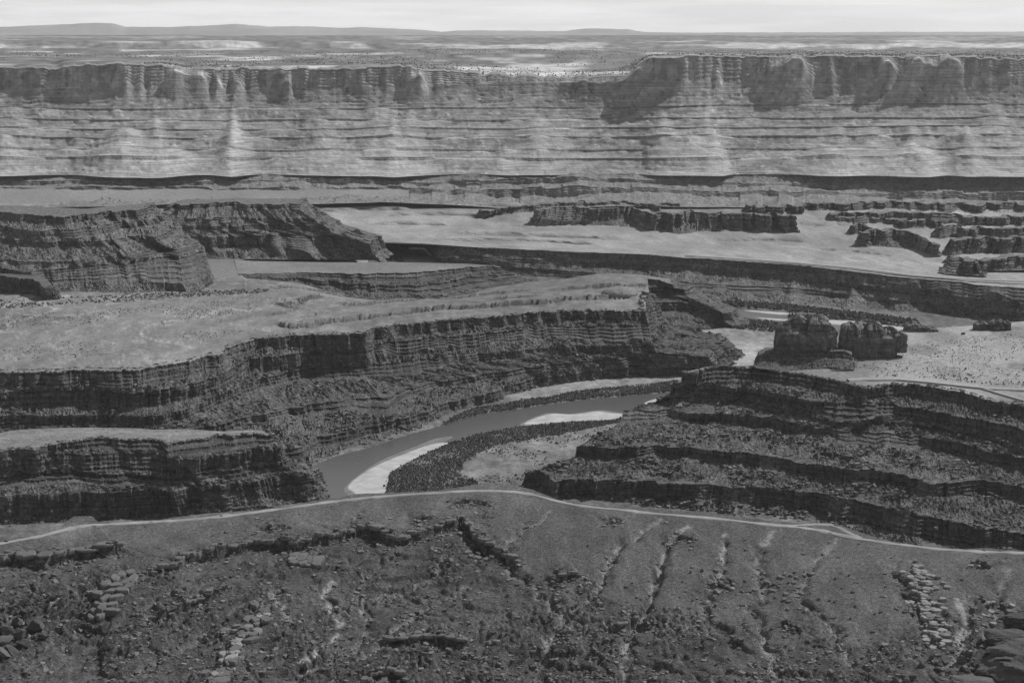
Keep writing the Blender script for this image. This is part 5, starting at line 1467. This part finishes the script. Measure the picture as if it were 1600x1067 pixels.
q = scatter([(722, 740), (730, 722), (755, 707), (800, 693), (900, 676), (985, 660), (950, 690), (900, 712), (850, 740), (800, 756), (760, 754)], 900, 2.5)
q = q[vn(q[:, 0] / 35., q[:, 1] / 45., 79) > .5]
o = bush_arr(len(q), np.concatenate([q, np.full((len(q), 1), 2.3)], 1), RNG.uniform(.5, 1.6, len(q)), M_LEAF, 'floodplain_shrubs', 0, .8); tag(o, kind='stuff')
# shrubs dotted over the right-hand bench: single plants, then the far carpet
SHRUBS = []
for k in range(6):
    v, f = ICO1
    r = 1 + .3 * RNG.normal(size=(len(v), 1)).clip(-1.3, 1.3)
    SHRUBS.append(data_mesh('shrub', v * r * np.array([1, 1, .7]) + np.array([0, 0, .4]), f, M_SHRUB, RNG.uniform(.8, 1.3)))
poly = [(1345, 588), (1330, 575), (1400, 550), (1440, 535), (1500, 527), (1600, 519), (1640, 519), (1640, 604), (1560, 602), (1480, 594), (1420, 588)]
q = scatter(poly, 1500, 109.0)
px_, py_ = project(np.concatenate([q, np.full((len(q), 1), 109.)], 1))
keep = (vn(q[:, 0] / 30., q[:, 1] / 30., 4) > .33)
q = q[keep]
q = q[np.argsort(q[:, 1])]
for (x, y) in q[:200]:
    s_ = RNG.uniform(.45, 1.25)
    o = put('shrub', SHRUBS[int(RNG.integers(6))], (x, y, 108.9), (s_, s_ * RNG.uniform(.8, 1.2), s_), (0, 0, RNG.uniform(0, 6)))
    tag(o, 'low dark desert shrub on the pale bench behind the butte road', 'shrub', 'shrubs on the pale bench by the buttes')
rest = q[200:]
o = bush_arr(len(rest), np.concatenate([rest, np.full((len(rest), 1), 108.8)], 1), RNG.uniform(.4, 1.2, len(rest)), M_SHRUB, 'shrubs', 0, .7); tag(o, kind='stuff')
# dark shrubs on the near slope
n = 95
xs = RNG.uniform(760, 1420, n); ys = RNG.uniform(900, 1066, n)
for x, y in zip(xs, ys):
    p = on_near(np.array([x]), np.array([y]))[0]; z = float(near_z(p[0], p[1])[0]); s_ = RNG.uniform(.7, 1.7)
    o = put('shrub', SHRUBS[int(RNG.integers(6))], (p[0], p[1], z), (s_, s_, s_), (0, 0, RNG.uniform(0, 6)))
    tag(o, 'small dark bush on the gullied rubble slope below the road', 'shrub', 'bushes on the near rubble slope')
# shrubs at the foot of the left mesas
q = scatter([(-60, 478), (100, 470), (290, 456), (420, 448), (420, 456), (200, 478), (-60, 500)], 900, 80.0)
o = bush_arr(len(q), np.concatenate([q, plain(q[:, 1])[:, None] - .3], 1), RNG.uniform(1.2, 2.8, len(q)), M_SHRUB, 'shrubs', 0, .7); tag(o, kind='stuff')
# low scrub dotted over the left bench
q = scatter([(-60, 500), (200, 480), (420, 452), (500, 452), (430, 500), (380, 530), (260, 566), (0, 578), (-60, 578)], 3600, 95.0)
kq = vn(q[:, 0] / 70., q[:, 1] / 120., 77) > .42
q = q[kq]
o = bush_arr(len(q), np.concatenate([q, plain(q[:, 1])[:, None] - .2], 1), RNG.uniform(.5, 1.3, len(q)), M_SHRUB, 'shrubs', 0, .7); tag(o, kind='stuff')
# juniper specks on the plateau
n = 9000
ax = RNG.uniform(-200, 1800, n); dd = 40 + 4200 * RNG.random(n) ** 1.6
Yp = np.interp(ax, ppx_, rimY) + dd
Xp = np.interp(ax, ppx_, a_) * Yp
f_ = sstep(0, 2600, dd)
tgt = 442 + 12 * fbm(Xp / 1500., Yp / 1500., 3, 31)
Zp = np.interp(ax, ppx_, rimZ) * (1 - f_) + tgt * f_ + 2.5 * fbm(Xp / 160., Yp / 160., 3, 33) + 5 * sstep(0, 200, dd)
kp = vn(Xp / 300., Yp / 500., 8) + .3 * sstep(1050, 1300, ax) > .42
o = bush_arr(int(kp.sum()), np.stack([Xp, Yp, Zp], -1)[kp], RNG.uniform(1.5, 3.2, int(kp.sum())), M_SHRUB, 'juniper_woodland', 0, .9); tag(o, kind='stuff')

# ---- haze
HB = (-10500, 10500, -400, 24500, -4, 720)
x0, x1, y0, y1, z0, z1 = HB
v = np.array([(x, y, z) for x in (x0, x1) for y in (y0, y1) for z in (z0, z1)])
f = np.array([(0, 1, 3, 2), (4, 6, 7, 5), (0, 4, 5, 1), (2, 3, 7, 6), (0, 2, 6, 4), (1, 5, 7, 3)])
M_HAZE = bpy.data.materials.new('haze_air'); M_HAZE.use_nodes = True
nt = M_HAZE.node_tree; nt.nodes.clear()
mo = nt.nodes.new('ShaderNodeOutputMaterial'); pv = nt.nodes.new('ShaderNodeVolumePrincipled')
pv.inputs['Color'].default_value = (.95, .95, .95, 1); pv.inputs['Density'].default_value = 1.0e-5; pv.inputs['Anisotropy'].default_value = .3
nt.links.new(pv.outputs['Volume'], mo.inputs['Volume'])
hz = mesh_from('haze', v, f, M_HAZE, None, False); tag(hz, kind='stuff')

if 0:
    print('TRIS', sum(sum(len(p.vertices) - 2 for p in me.polygons) for me in bpy.data.meshes))
